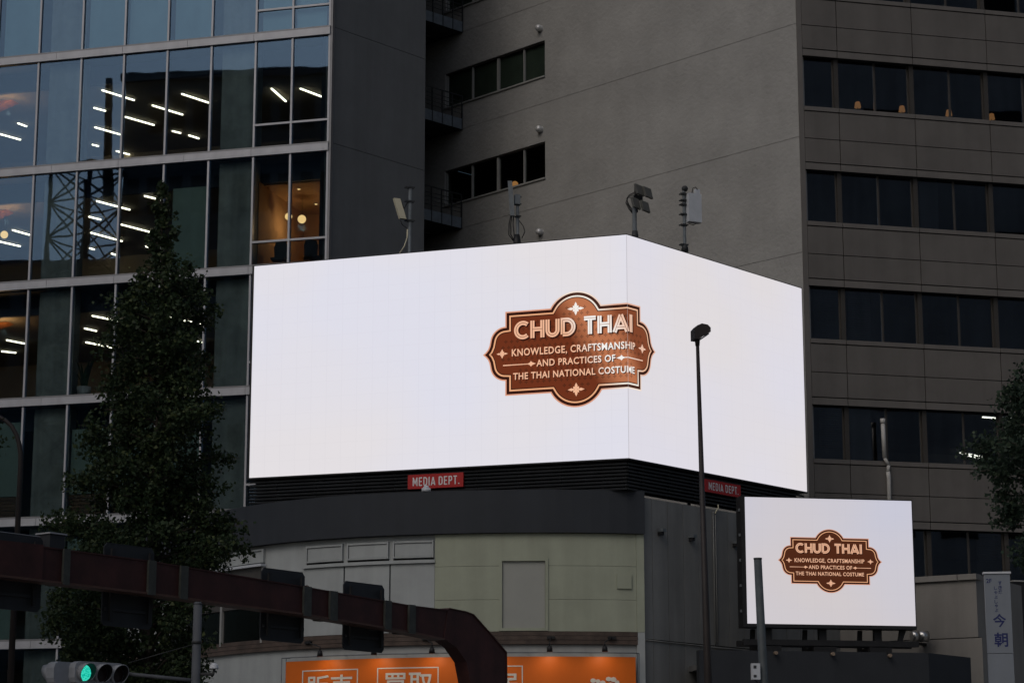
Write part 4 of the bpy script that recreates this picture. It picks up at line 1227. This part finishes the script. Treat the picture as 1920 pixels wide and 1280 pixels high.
# ---------------------------------------------------------------- rust-brown sign gantry across the street
RUST = mat('rust_brown_paint', (.042, .0135, .012), .65, .35, 2.2, streak=.3, bump=.1, bscale=15)
RUST_L = mat('rust_brown_edge', (.07, .035, .026), .6, .3, 3)
STRAP = mat('strap_plate', (.045, .048, .043), .6, .3, 5, streak=.2)
SGN = mat('sign_back', (.02, .022, .026), .6, .2, 2, streak=.15)
SGN_L = mat('sign_back_rim', (.25, .26, .28), .5, .1, 2)
FY = Fr.at(82, 1050, 41.4, 52.9)
g = lambda x, y, n=0.0: FY.px(x, y, n)
gan = thing('sign_gantry', FY.w(g(915, 1250)[0], -.2, GZ), 'rust-brown steel sign gantry arching over the street in front of the tree', 'gantry')
top = [(82, 1026), (275, 1051.5), (567, 1100), (768, 1135.5), (838.5, 1144)]
bot = [(82, 1087), (275, 1110), (567, 1149), (768, 1182.6), (832, 1196)]
T = [g(*p) for p in top]; B = [g(*p) for p in bot]
sl = (T[1][1] - T[0][1]) / (T[1][0] - T[0][0])
uE = T[0][0] - 9.0
T = [(uE, T[0][1] - sl * 9.0)] + T; B = [(uE, B[0][1] - sl * 9.0)] + B
n0, n1 = -.34, 0.0
MB().prism(FY, B + T[::-1], n0, n1).obj('beam', RUST, gan)
tz_ = lambda L: [(u, z) for u, z in L]
MB().prism(FY, [(u, z - .035) for u, z in B] + [(u, z + .004) for u, z in B[::-1]], n0 - .03, n1 + .035).obj('flange', RUST_L, gan)
MB().prism(FY, [(u, z - .004) for u, z in T] + [(u, z + .02) for u, z in T[::-1]], n0 - .02, n1 + .02).obj('flange', RUST, gan)
# bend and column
outer = [(872, 1147), (885.5, 1152), (916, 1186), (947.7, 1223), (948.5, 1280)]
inner = [(881.5, 1280), (873.8, 1239.7), (855, 1212.8), (832, 1196)]
O = [g(*p) for p in outer]; I = [g(*p) for p in inner]
uo, ui = O[-1][0], I[0][0]
prof = [T[-1], (T[-1][0] + .04, T[-1][1] + .04)] + [O[0]] + O[1:] + [(uo, GZ), (ui, GZ)] + I[:-1] + [(I[-1][0], I[-1][1])]
MB().prism(FY, prof, n0 + .0, n1 + .012).obj('column', RUST, gan)
eo = [(T[-1][0] + .04, T[-1][1] + .045)] + O
m = MB()
for a, b in zip(eo, eo[1:]):
    m.prism(FY, [a, b, (b[0] + .02, b[1] + .02), (a[0] + .02, a[1] + .02)], n0 - .02, n1 + .035)
m.obj('flange', RUST, gan)
bx('column', gan, RUST, FY, uE - .8, uE + .02, n0, n1 - .01, GZ, T[0][1] + .01)
# splice box at the left, straps
u0, zA = g(-40, 1010); u1_, zB = g(80, 1024); _, zCc = g(-40, 1078); _, zD = g(80, 1088)
MB().prism(FY, [(u0, zCc - .02), (u1_, zD - .0), (u1_, zB + .03), (u0, zA + .02)], n0 - .02, n1 + .03).obj('splice_box', RUST, gan)
for x, dw in ((123, 6), (283, 7), (343, 7), (574, 7), (623, 7), (725, 6), (770, 6)):
    f_ = lambda xx, L: np.interp(xx, [p[0] for p in L], [p[1] for p in L])
    yt, yb = f_(x, top) - 3, f_(x, bot) + 4
    (a, zt_), (b, _), (_, zb_) = g(x - dw, yt), g(x + dw, yt), g(x, yb)
    bx('strap', gan, STRAP, FY, a, b, n1 + .004, n1 + .06, zb_, zt_)
    bx('strap', gan, STRAP, FY, a, b, n0 - .1, n0 - .004, zb_, zt_)
for x in (600, 605): pass
c = FY.w(*(lambda q: (q[0], -.2, q[1]))(g(588, 1104)))
MB().tube([c + Vector((.06 * math.cos(a), 0, .06 * math.sin(a) + .03)) for a in np.linspace(0, 6.28, 10)], .012, 5).obj('lifting_eye', RUST, gan)
# boards hung on the far side, seen from behind
for j, (x0, x1, yt, yb, lab) in enumerate(((-70, 82, 988, 1134, 'dark road sign back at the left edge on the gantry'), (196, 290, 1017, 1172, 'dark road sign back in front of the tree trunk'),
                                  (491, 572, 1064, 1199, 'dark road sign back right of the tree, over the shop plank strip'), (645, 721, 1089, 1217, 'dark road sign back nearest the gantry bend'))):
    n = n0 - .16
    (ua_, za), (ub_, _) = g(x0, yt, n), g(x1, yt, n); _, zb_ = g(x0, yb - .0, n)
    sg = thing('road_sign', FY.w((ua_ + ub_) / 2, n, zb_), lab, 'sign', 'road signs on the gantry')
    m = MB(); r_ = .07
    pr = [(ua_ + r_, zb_), (ub_ - r_, zb_), (ub_, zb_ + r_), (ub_, za - r_), (ub_ - r_, za), (ua_ + r_, za), (ua_, za - r_), (ua_, zb_ + r_)]
    m.prism(FY, pr, n - .03, n).obj('panel', SGN, sg)
    for fz in (.2, .8):
        zz = zb_ + (za - zb_) * fz
        bx('stiffener', sg, SGN, FY, ua_ + .05, ub_ - .05, n + .002, n + .05, zz - .03, zz + .03)
    for fu in (.12, .88):
        uu = ua_ + (ub_ - ua_) * fu
        bx('bracket', sg, BLACK, FY, uu - .04, uu + .04, n + .052, n + .1, zb_ + .1, za - .1)
    bx('rim', sg, SGN_L if j == 0 else SGN, FY, ua_ + r_, ub_ - r_, n - .032, n + .004, za + .002, za + .014)
(ua_, za), (ub_, _) = g(84, 1001, n0 - .2), g(112, 1004, n0 - .2); _, zb_ = g(84, 1030, n0 - .2)
cb = thing('control_box', FY.w(ua_, n0 - .2, zb_), 'small grey box behind the gantry beam near the left edge', 'box')
MB().box(FY, ua_, ub_, n0 - .4, n0 - .05, zb_, za).obj('housing', SGN, cb)
MB().box(FY, ua_ - .03, ub_ + .03, n0 - .43, n0 - .02, za + .002, za + .03).obj('lid', SGN_L, cb)

# ---------------------------------------------------------------- street lamp posts
LPM = mat('lamp_post_brown', (.024, .019, .018), .55, .25, 3)
Ds = 34.0
tp_, bt_ = P(1307.5, 634, Ds), P(1328, 1280, Ds)
base = bt_ + (bt_ - tp_) * ((bt_.z - GZ) / (tp_.z - bt_.z))
base.y = Ds
sl_ = thing('street_lamp', base, 'slender dark street lamp post in front of the big screen right wing', 'street lamp')
MB().tube([base, tp_], [.085, .026], 12).obj('post', LPM, sl_)
MB().tube([base, base + Vector((0, 0, .8))], [.12, .11], 12).obj('base_sleeve', LPM, sl_)
f = Fr(tp_.x, tp_.y, 12); zq = tp_.z
hp = P(1315, 618, Ds)
du = hp.x - tp_.x
prof = [(-.075, -.03), (.0, -.035), (.1, .045), (.185, .09), (.185, .155), (.14, .2), (.045, .215), (-.03, .18), (-.075, .13)]
MB().prism(f, [(a, zq + b) for a, b in prof], -.11, .11).obj('lamp_head', LPM, sl_)
MB().prism(f, [(.02, zq - .02), (.11, zq + .04), (.17, zq + .075), (.165, zq + .055), (.11, zq + .015), (.03, zq - .038)], -.08, .08).obj('lens', mat('lamp_lens', (.1, .1, .11), .2), sl_)
MB().tube([tp_ - Vector((0, 0, .12)), tp_ + Vector((0, 0, .02))], [.034, .045], 10).obj('collar', LPM, sl_)
# short steel post with white box
Dp = 47.0
a, b = P(1420.8, 1048, Dp), P(1432, 1280, Dp)
base = b + (b - a) * ((b.z - GZ) / (a.z - b.z)); base.y = Dp
sp_ = thing('steel_post', base, 'slightly leaning grey steel post in front of the smaller screen', 'post')
PST = mat('weathered_post', (.06, .07, .075), .6, .25, 4, streak=.2)
MB().tube([base, a], [.105, .083], 14).obj('post', PST, sp_)
MB().tube([a, a + Vector((0, 0, .03))], .09, 14).obj('cap', PST, sp_)
c = P(1416.5, 1258, Dp - .15)
wb = thing('meter_box', c - Vector((0, 0, .17)), 'small white box fixed to the leaning steel post', 'box')
fb = Fr(c.x, c.y, 12)
MB().box(fb, -.085, .085, -.05, .06, c.z - .165, c.z + .165).obj('housing', GALV_L, wb)
MB().box(fb, -.06, .0, .061, .068, c.z + .06, c.z + .12).box(fb, -.06, .0, .061, .068, c.z - .12, c.z - .07).obj('dial', STEEL_D, wb)
MB().tube([c - Vector((.02, 0, .16)), c - Vector((-.06, -.1, .24)), c - Vector((-.1, -.15, .2))], .012, 5).obj('cable', BLACK, wb)
# arched lamp post on the left
Dl = 47.0
pts = [(38.6, 850), (36, 832), (31, 815), (22, 799), (10, 788), (-6, 778), (-24, 771), (-46, 767)]
L = [P(x, y, Dl) for x, y in pts]
bb = P(20, 1280, Dl)
base = Vector((L[0].x + .0, Dl, GZ))
al = thing('arched_lamp', base, 'dark brown lamp post with arched top at the left edge', 'street lamp')
MB().tube([base, P(38.6, 870, Dl)] + L, [.085, .056] + [.055 - .003 * i for i in range(len(L))], 12).obj('post', LPM, al)
e = L[-1]
MB().tube([e + Vector((.05, 0, 0)), e + Vector((-.15, 0, .02)), e + Vector((-.55, 0, .0)), e + Vector((-.7, 0, -.02))], [.04, .1, .13, .05], 12).obj('lamp_head', LPM, al)
MB().tube([base, base + Vector((0, 0, .9))], [.15, .13], 12).obj('base_sleeve', LPM, al)

# ---------------------------------------------------------------- traffic signals on a grey pole
Dt = 42.5
SIG = mat('signal_grey', (.24, .255, .28), .45, .12, 5, streak=.1)
SIG_IN = mat('visor_black', (.01, .01, .011), .7, .1, 5)
UPM = mat('utility_pole', (.075, .082, .094), .75, .2, 3, streak=.2)
p0 = P(371, 1132, Dt)
base = Vector((p0.x, Dt, GZ))
up = thing('utility_pole', base, 'grey round utility pole under the gantry beside the tree', 'pole')
MB().tube([base, p0], [.095, .08], 14).obj('post', UPM, up)
MB().tube([p0, p0 + Vector((0, 0, .04))], [.09, .06], 14).obj('cap', UPM, up)
zb_ = P(371, 1206, Dt).z
MB().tube([(p0.x, Dt, zb_), (p0.x, Dt, zb_ + .05)], .098, 14).obj('band', STEEL_D, up)
A1, A2 = P(365, 1275, Dt), P(225, 1261, Dt)
MB().tube([A1, A2], .035, 8).obj('arm', UPM, up)
MB().tube([P(371, 1205, Dt), P(240, 1242, Dt)], .008, 5).obj('stay_wire', STEEL_D, up)
c = P(401, 1250, Dt)
dcam = thing('dome_lamp', c, 'small white domed fitting on a bracket beside the grey pole', 'fitting')
MB().add(*uvsphere(c, .085, 12, 6, 0, 1)).tube([c - Vector((0, 0, .03)), c], .085, 12).obj('dome', GALV_L, dcam)
MB().tube([(p0.x + .06, Dt, c.z - .13), (c.x, c.y, c.z - .13), c - Vector((0, 0, .02))], .03, 8).obj('bracket', STEEL_D, dcam)
GREEN = emis('green_signal', (.02, .62, .42), 1.0)
def lens_mat(name, ca, cb, st):
    m, n, out = newmat(name)
    e = n.nodes.new('ShaderNodeEmission'); e.inputs[1].default_value = st
    ge = n.nodes.new('ShaderNodeNewGeometry')
    vo = n.nodes.new('ShaderNodeTexVoronoi'); vo.inputs['Scale'].default_value = 42
    n.links.new(ge.outputs['Position'], vo.inputs['Vector'])
    r = n.nodes.new('ShaderNodeValToRGB'); r.color_ramp.elements[0].color = (*ca, 1); r.color_ramp.elements[1].color = (*cb, 1)
    r.color_ramp.elements[1].position = .7
    n.links.new(vo.outputs['Distance'], r.inputs[0]); n.links.new(r.outputs[0], e.inputs[0]); n.links.new(e.outputs[0], out.inputs[0])
    return m
GREEN = lens_mat('green_signal_lens', (.08, .85, .62), (.0, .35, .26), 1.1)
def signal(fr, z, lab, lit):
    t = thing('traffic_signal', fr.w(0, -.1, z - .22), lab, 'traffic signal')
    m = MB(); W2, H2, r = .57, .21, .12
    pr = [(-W2 + r * (1 - math.cos(a)), z - H2 + r * (1 - math.sin(a))) for a in np.linspace(0, math.pi / 2, 5)]
    pr = [(-W2, z - H2 + r), (-W2 + .035, z - H2 + .035), (-W2 + r, z - H2), (W2 - r, z - H2), (W2 - .035, z - H2 + .035), (W2, z - H2 + r), (W2, z + H2 - r), (W2 - .035, z + H2 - .035), (W2 - r, z + H2), (-W2 + r, z + H2), (-W2 + .035, z + H2 - .035), (-W2, z + H2 - r)]
    m.prism(fr, pr, -.2, 0).obj('housing', SIG, t)
    for k, uu in enumerate((-.365, 0.0, .365)):
        R = .15; seg = 20
        ln = MB(); ln.add([fr.w(uu + R * math.cos(6.2832 * j / seg), .012, z + R * math.sin(6.2832 * j / seg)) for j in range(seg)], [tuple(range(seg))])
        ln.obj('lens', GREEN if (k == 0 and lit) else mat('dark_lens', (.02, .012, .012), .2), t)
        # visor: open tube, longer at the top
        vs, fs = [], []
        for j in range(seg + 1):
            a = math.radians(-60 + 300 * j / seg)
            ln_ = .07 + .15 * (.5 + .5 * math.sin(a))
            for rr_, nn in ((R + .025, 0), (R + .025, ln_), (R + .012, ln_), (R + .012, 0)):
                vs.append(fr.w(uu + rr_ * math.cos(a), nn + .001, z + rr_ * math.sin(a)))
        fs = [(j * 4 + q, j * 4 + (q + 1) % 4, j * 4 + 4 + (q + 1) % 4, j * 4 + 4 + q) for j in range(seg) for q in range(4)]
        vo_ = MB().add(vs, fs, True).obj('visor', SIG, t)
        vs, fs = [], []
        for j in range(seg + 1):
            a = math.radians(-60 + 300 * j / seg); ln_ = .068 + .15 * (.5 + .5 * math.sin(a))
            for nn in (.005, ln_): vs.append(fr.w(uu + (R + .009) * math.cos(a), nn, z + (R + .009) * math.sin(a)))
        MB().add(vs, [(j * 2, j * 2 + 1, j * 2 + 3, j * 2 + 2) for j in range(seg)], True).obj('visor_lining', SIG_IN, vo_)
    return t
cpt = P(188, 1262, Dt - .4)
ft = Fr(cpt.x, cpt.y, 46)
signal(ft, cpt.z, 'grey three-lens traffic signal showing green at the bottom left', True)
c2 = P(128, 1263, Dt - .2)
ft2 = Fr(c2.x + .05, c2.y - .2, -125)
s2 = signal(ft2, c2.z - .02, 'second grey traffic signal turned away, left of the green one', False)
MB().tube([P(100, 1260, Dt - .3), P(142, 1258, Dt - .3)], .05, 8).obj('bracket', BLACK, s2)
# ---------------------------------------------------------------- trees
def leaf_mat(name, ca, cb, cc):
    m, n, out = newmat(name)
    at = n.nodes.new('ShaderNodeAttribute'); at.attribute_name = 'tone'
    r = n.nodes.new('ShaderNodeValToRGB')
    r.color_ramp.elements[0].color = (*ca, 1); r.color_ramp.elements[1].color = (*cb, 1)
    r.color_ramp.elements[0].position = 0.1; r.color_ramp.elements[1].position = .8
    z = r.color_ramp.elements.new(.99); z.color = (*cc, 1)
    n.links.new(at.outputs['Fac'], r.inputs[0])
    b = n.nodes.new('ShaderNodeBsdfPrincipled'); b.inputs['Roughness'].default_value = .6; b.inputs['Specular IOR Level'].default_value = .2
    tr = n.nodes.new('ShaderNodeBsdfTranslucent')
    mx = n.nodes.new('ShaderNodeMixShader'); mx.inputs[0].default_value = .22
    n.links.new(r.outputs[0], b.inputs['Base Color']); n.links.new(r.outputs[0], tr.inputs[0])
    n.links.new(b.outputs[0], mx.inputs[1]); n.links.new(tr.outputs[0], mx.inputs[2]); n.links.new(mx.outputs[0], out.inputs[0])
    return m
BARK = mat('bark', (.06, .05, .042), .9, .3, 6, bump=.6, bscale=25)
LEAF = leaf_mat('ginkgo_leaf', (.017, .03, .013), (.03, .05, .021), (.06, .075, .028))
LEAF2 = leaf_mat('street_tree_leaf', (.014, .026, .017), (.032, .052, .034), (.06, .085, .05))
def tree(name, lab, cxpx, D, prof, seed, leafm, leaf=.09, dens=1.0, trunk=.2, lean=0.0, sqz=1.0, fill=36):
    """prof: [(photo y, half width left px, half width right px)] top to bottom"""
    rnd = np.random.default_rng(seed)
    kx = D / FPX
    ztop = P(cxpx, prof[0][0], D).z
    Hs = [(P(cxpx, y, D).z, l * kx, r * kx) for y, l, r in prof]
    bx0 = P(cxpx, 1000, D).x
    t = thing(name, (bx0, D, GZ), lab, 'tree')
    zs_ = np.array([h[0] for h in Hs][::-1]); Ls = np.array([h[1] for h in Hs][::-1]); Rs = np.array([h[2] for h in Hs][::-1])
    K = 14; tp = []
    for i in range(K):
        q = i / (K - 1); tp.append((bx0 + .12 * math.sin(q * 7 + seed) * q, D + .1 * math.cos(q * 5) * q, GZ + (ztop - GZ - .15) * q))
    MB().tube(tp, [trunk * (1 - .93 * (i / (K - 1))) for i in range(K)], 10).obj('trunk', BARK, t)
    lim = MB(); pts = []
    z = zs_[0]
    nb = int((ztop - zs_[0]) / .115 * dens)
    for i in range(nb):
        q = (i + rnd.random()) / nb
        z = zs_[0] + (ztop - zs_[0]) * q
        az = i * 2.39996 + rnd.normal() * .3
        L_ = np.interp(z, zs_, Ls); R_ = np.interp(z, zs_, Rs)
        ca, sa = math.cos(az), math.sin(az)
        rad = (R_ if ca > 0 else L_) * abs(ca) + .5 * (L_ + R_) * abs(sa) * sqz
        ln = rad * rnd.uniform(.6, 1.1)
        rise = rnd.uniform(.1, .45) * ln
        z0 = max(zs_[0] - .3, z - rise)
        tq = (z0 - GZ) / (ztop - GZ)
        ox, oy = np.interp(tq, np.linspace(0, 1, K), [p[0] for p in tp]), np.interp(tq, np.linspace(0, 1, K), [p[1] for p in tp])
        P0 = np.array((ox, oy, z0)); P3 = np.array((ox + ca * ln, oy + sa * ln, z))
        P1 = P0 + np.array((ca * ln * .4, sa * ln * .4, rise * .75)); P2 = P0 + np.array((ca * ln * .75, sa * ln * .75, rise * 1.05))
        lim.tube([P0, P1, P2, P3], [max(.012, .045 * ln / 2), .025, .015, .006], 5, cap=False)
        nn = max(4, int(ln / .10))
        for j in range(nn):
            s = rnd.uniform(.12, 1.0) ** .7
            c = (1 - s) ** 3 * P0 + 3 * s * (1 - s) ** 2 * P1 + 3 * s * s * (1 - s) * P2 + s ** 3 * P3
            tn = min(1.0, .25 + rad / 1.3)
            side = tn * rnd.normal(size=3) * np.array((.18, .18, .13)) * (1.25 - .5 * s)
            pts.append((c + side, (.6 + .5 * rnd.random()) * tn))
    tag(lim.obj('limbs', BARK, t), kind='stuff')
    # leaves: small fans gathered in spurs
    C = []; 
    for c, w_ in pts:
        k = int(fill * w_)
        C.append(c + rnd.normal(size=(k, 3)) * .11 * w_)
    C = np.concatenate(C); n = len(C)
    d = rnd.normal(size=(n, 3)); d[:, 2] -= .25; d /= np.linalg.norm(d, axis=1)[:, None]
    e = np.cross(d, rnd.normal(size=(n, 3))); e /= np.linalg.norm(e, axis=1)[:, None]
    sz = leaf * rnd.uniform(.6, 1.15, size=(n, 1))
    base = C; tipc = C + d * sz
    l = C + d * sz * .75 + e * sz * .62; r = C + d * sz * .75 - e * sz * .62
    V = np.stack([base, r, tipc, l], 1).reshape(-1, 3)
    L0 = np.array((bx0, D, GZ)); V = V - L0
    me = bpy.data.meshes.new('crown')
    me.vertices.add(4 * n); me.vertices.foreach_set('co', V.astype(np.float32).ravel())
    me.loops.add(4 * n); me.loops.foreach_set('vertex_index', np.arange(4 * n, dtype=np.int32))
    me.polygons.add(n); me.polygons.foreach_set('loop_start', np.arange(0, 4 * n, 4, dtype=np.int32)); me.polygons.foreach_set('loop_total', np.full(n, 4, dtype=np.int32))
    me.update()
    a = me.attributes.new('tone', 'FLOAT', 'FACE'); a.data.foreach_set('value', rnd.random(n).astype(np.float32))
    me.materials.append(leafm)
    o = bpy.data.objects.new('crown', me)
    _link(o, t, Matrix.Translation(Vector(L0)))
    return t
tree('ginkgo_tree', 'tall narrow dark green ginkgo tree in front of the glass office', 286, 50.0,
     [(343, 4, 5), (400, 12, 14), (470, 20, 18), (490, 26, 38), (530, 48, 60), (570, 76, 76), (640, 80, 88), (700, 86, 82), (750, 98, 98), (800, 126, 116), (860, 126, 122),
      (910, 150, 120), (970, 160, 134), (1030, 172, 140), (1075, 158, 108), (1120, 172, 72), (1180, 186, 70), (1230, 168, 96), (1300, 150, 112)], 3, LEAF, .085, 1.5, .22, fill=50)
tree('street_tree', 'dark leafy street tree reaching in from the right edge', 1992, 44.0,
     [(600, 5, 10), (660, 55, 60), (710, 92, 100), (780, 112, 120), (860, 130, 130), (930, 105, 130), (970, 112, 120), (1010, 86, 110), (1050, 56, 90), (1078, 15, 60)], 8, LEAF2, .08, 1.0, .18, fill=46)
tree('street_tree', 'dark leafy street tree showing only a few leaves at the left edge', -122, 44.0,
     [(560, 8, 8), (640, 60, 95), (700, 80, 85), (800, 90, 98), (900, 90, 70), (1000, 95, 70), (1100, 90, 80), (1180, 90, 108), (1230, 80, 80)], 12, LEAF, .08, .7, .18)

# ---------------------------------------------------------------- buildings across the street, mirrored in the glass
OPP = mat('opposite_block', (.15, .155, .14), .8, .25, .15, streak=.2)
def mir(fr, x, y, Lr):
    """the place whose mirror image in plane fr shows at this pixel, Lr metres beyond the glass"""
    u, z = fr.px(x, y); h = fr.w(u, 0, z); d = Vector(ray(x, y)).normalized()
    q = h + d * Lr
    s = (q.x - fr.o[0]) * fr.n[0] + (q.y - fr.o[1]) * fr.n[1]
    return Vector((q.x - 2 * s * fr.n[0], q.y - 2 * s * fr.n[1], q.z))
def opposite(fr, xa, xb, y, Lr, depth, name, lab, rows_=9, cols=10):
    a, b = mir(fr, xa, y, Lr), mir(fr, xb, y, Lr)
    th = math.degrees(math.atan2(b.y - a.y, b.x - a.x))
    f = Fr(a.x, a.y, th); W_ = (Vector((b.x, b.y)) - Vector((a.x, a.y))).length
    H_ = (a.z + b.z) / 2
    s = -1 if (f.n[0] * (fr.o[0] - a.x) + f.n[1] * (fr.o[1] - a.y)) > 0 else 1
    t = thing(name, f.w(W_ / 2, s * depth / 2, 0), lab, 'building')
    bx('wall', t, OPP, f, 0, W_, 0, s * depth, 0, H_)
    bx('roof', t, ROOF, f, -.3, W_ + .3, -s * .3, s * (depth + .3), H_ + .01, H_ + .5)
    for r in range(rows_):
        z = H_ * (r + .35) / rows_
        for c in range(cols):
            u = W_ * (c + .2) / cols
            if (r * 7 + c * 13 + r * c) % 5 < 2: continue
            bx('window', t, DARK, f, u, u + W_ / cols * .6, -s * .02, -s * .08, z, z + H_ / rows_ * .45)
    return t, f
opposite(FA, 236, 640, 147, 62, 18, 'opposite_block', 'dark flat-roofed block across the street, seen only as a reflection in the glass office')
opposite(FA, -420, 230, 505, 70, 16, 'opposite_block', 'lower dark block across the street, reflected at the left of the glass office')
# lattice tower mirrored in the left panes
a, b = mir(FA, 118, 318, 55), mir(FA, 212, 318, 55)
base0 = mir(FA, 165, 318, 55)
lt = thing('lattice_tower', (base0.x, base0.y, 0), 'steel lattice tower across the street, mirrored in the left glass panes', 'tower')
wd = (b - a).length / 2; H_ = base0.z
cs = [Vector((base0.x + sx * wd, base0.y + sy * wd, 0)) for sx, sy in ((-1, -1), (1, -1), (1, 1), (-1, 1))]
for c in cs: MB().tube([c, c + Vector((0, 0, H_))], .14, 6).obj('leg', STEEL_D, lt)
m = MB(); nb = 18
for k in range(nb):
    z0, z1 = H_ * k / nb, H_ * (k + 1) / nb
    for i in range(4):
        p_, q_ = cs[i], cs[(i + 1) % 4]
        m.tube([p_ + Vector((0, 0, z0)), q_ + Vector((0, 0, z1))], .07, 4); m.tube([q_ + Vector((0, 0, z0)), p_ + Vector((0, 0, z1))], .07, 4)
        m.tube([p_ + Vector((0, 0, z1)), q_ + Vector((0, 0, z1))], .06, 4)
m.obj('bracing', STEEL_D, lt)
q1 = mir(FA, 205, 300, 55); q2 = mir(FA, 203, 148, 55)
MB().tube([(q1.x, q1.y, H_ - 2), (q2.x, q2.y, q2.z)], [.35, .2], 6).obj('top_mast', STEEL_D, lt)
OPP = mat('pale_opposite_block', (.3, .32, .35), .8, .25, .15, streak=.2)
opposite(FG, 1480, 2150, -60, 60, 18, 'opposite_block', 'tall dark block across the street, reflected in the brown facade windows', 7, 6)
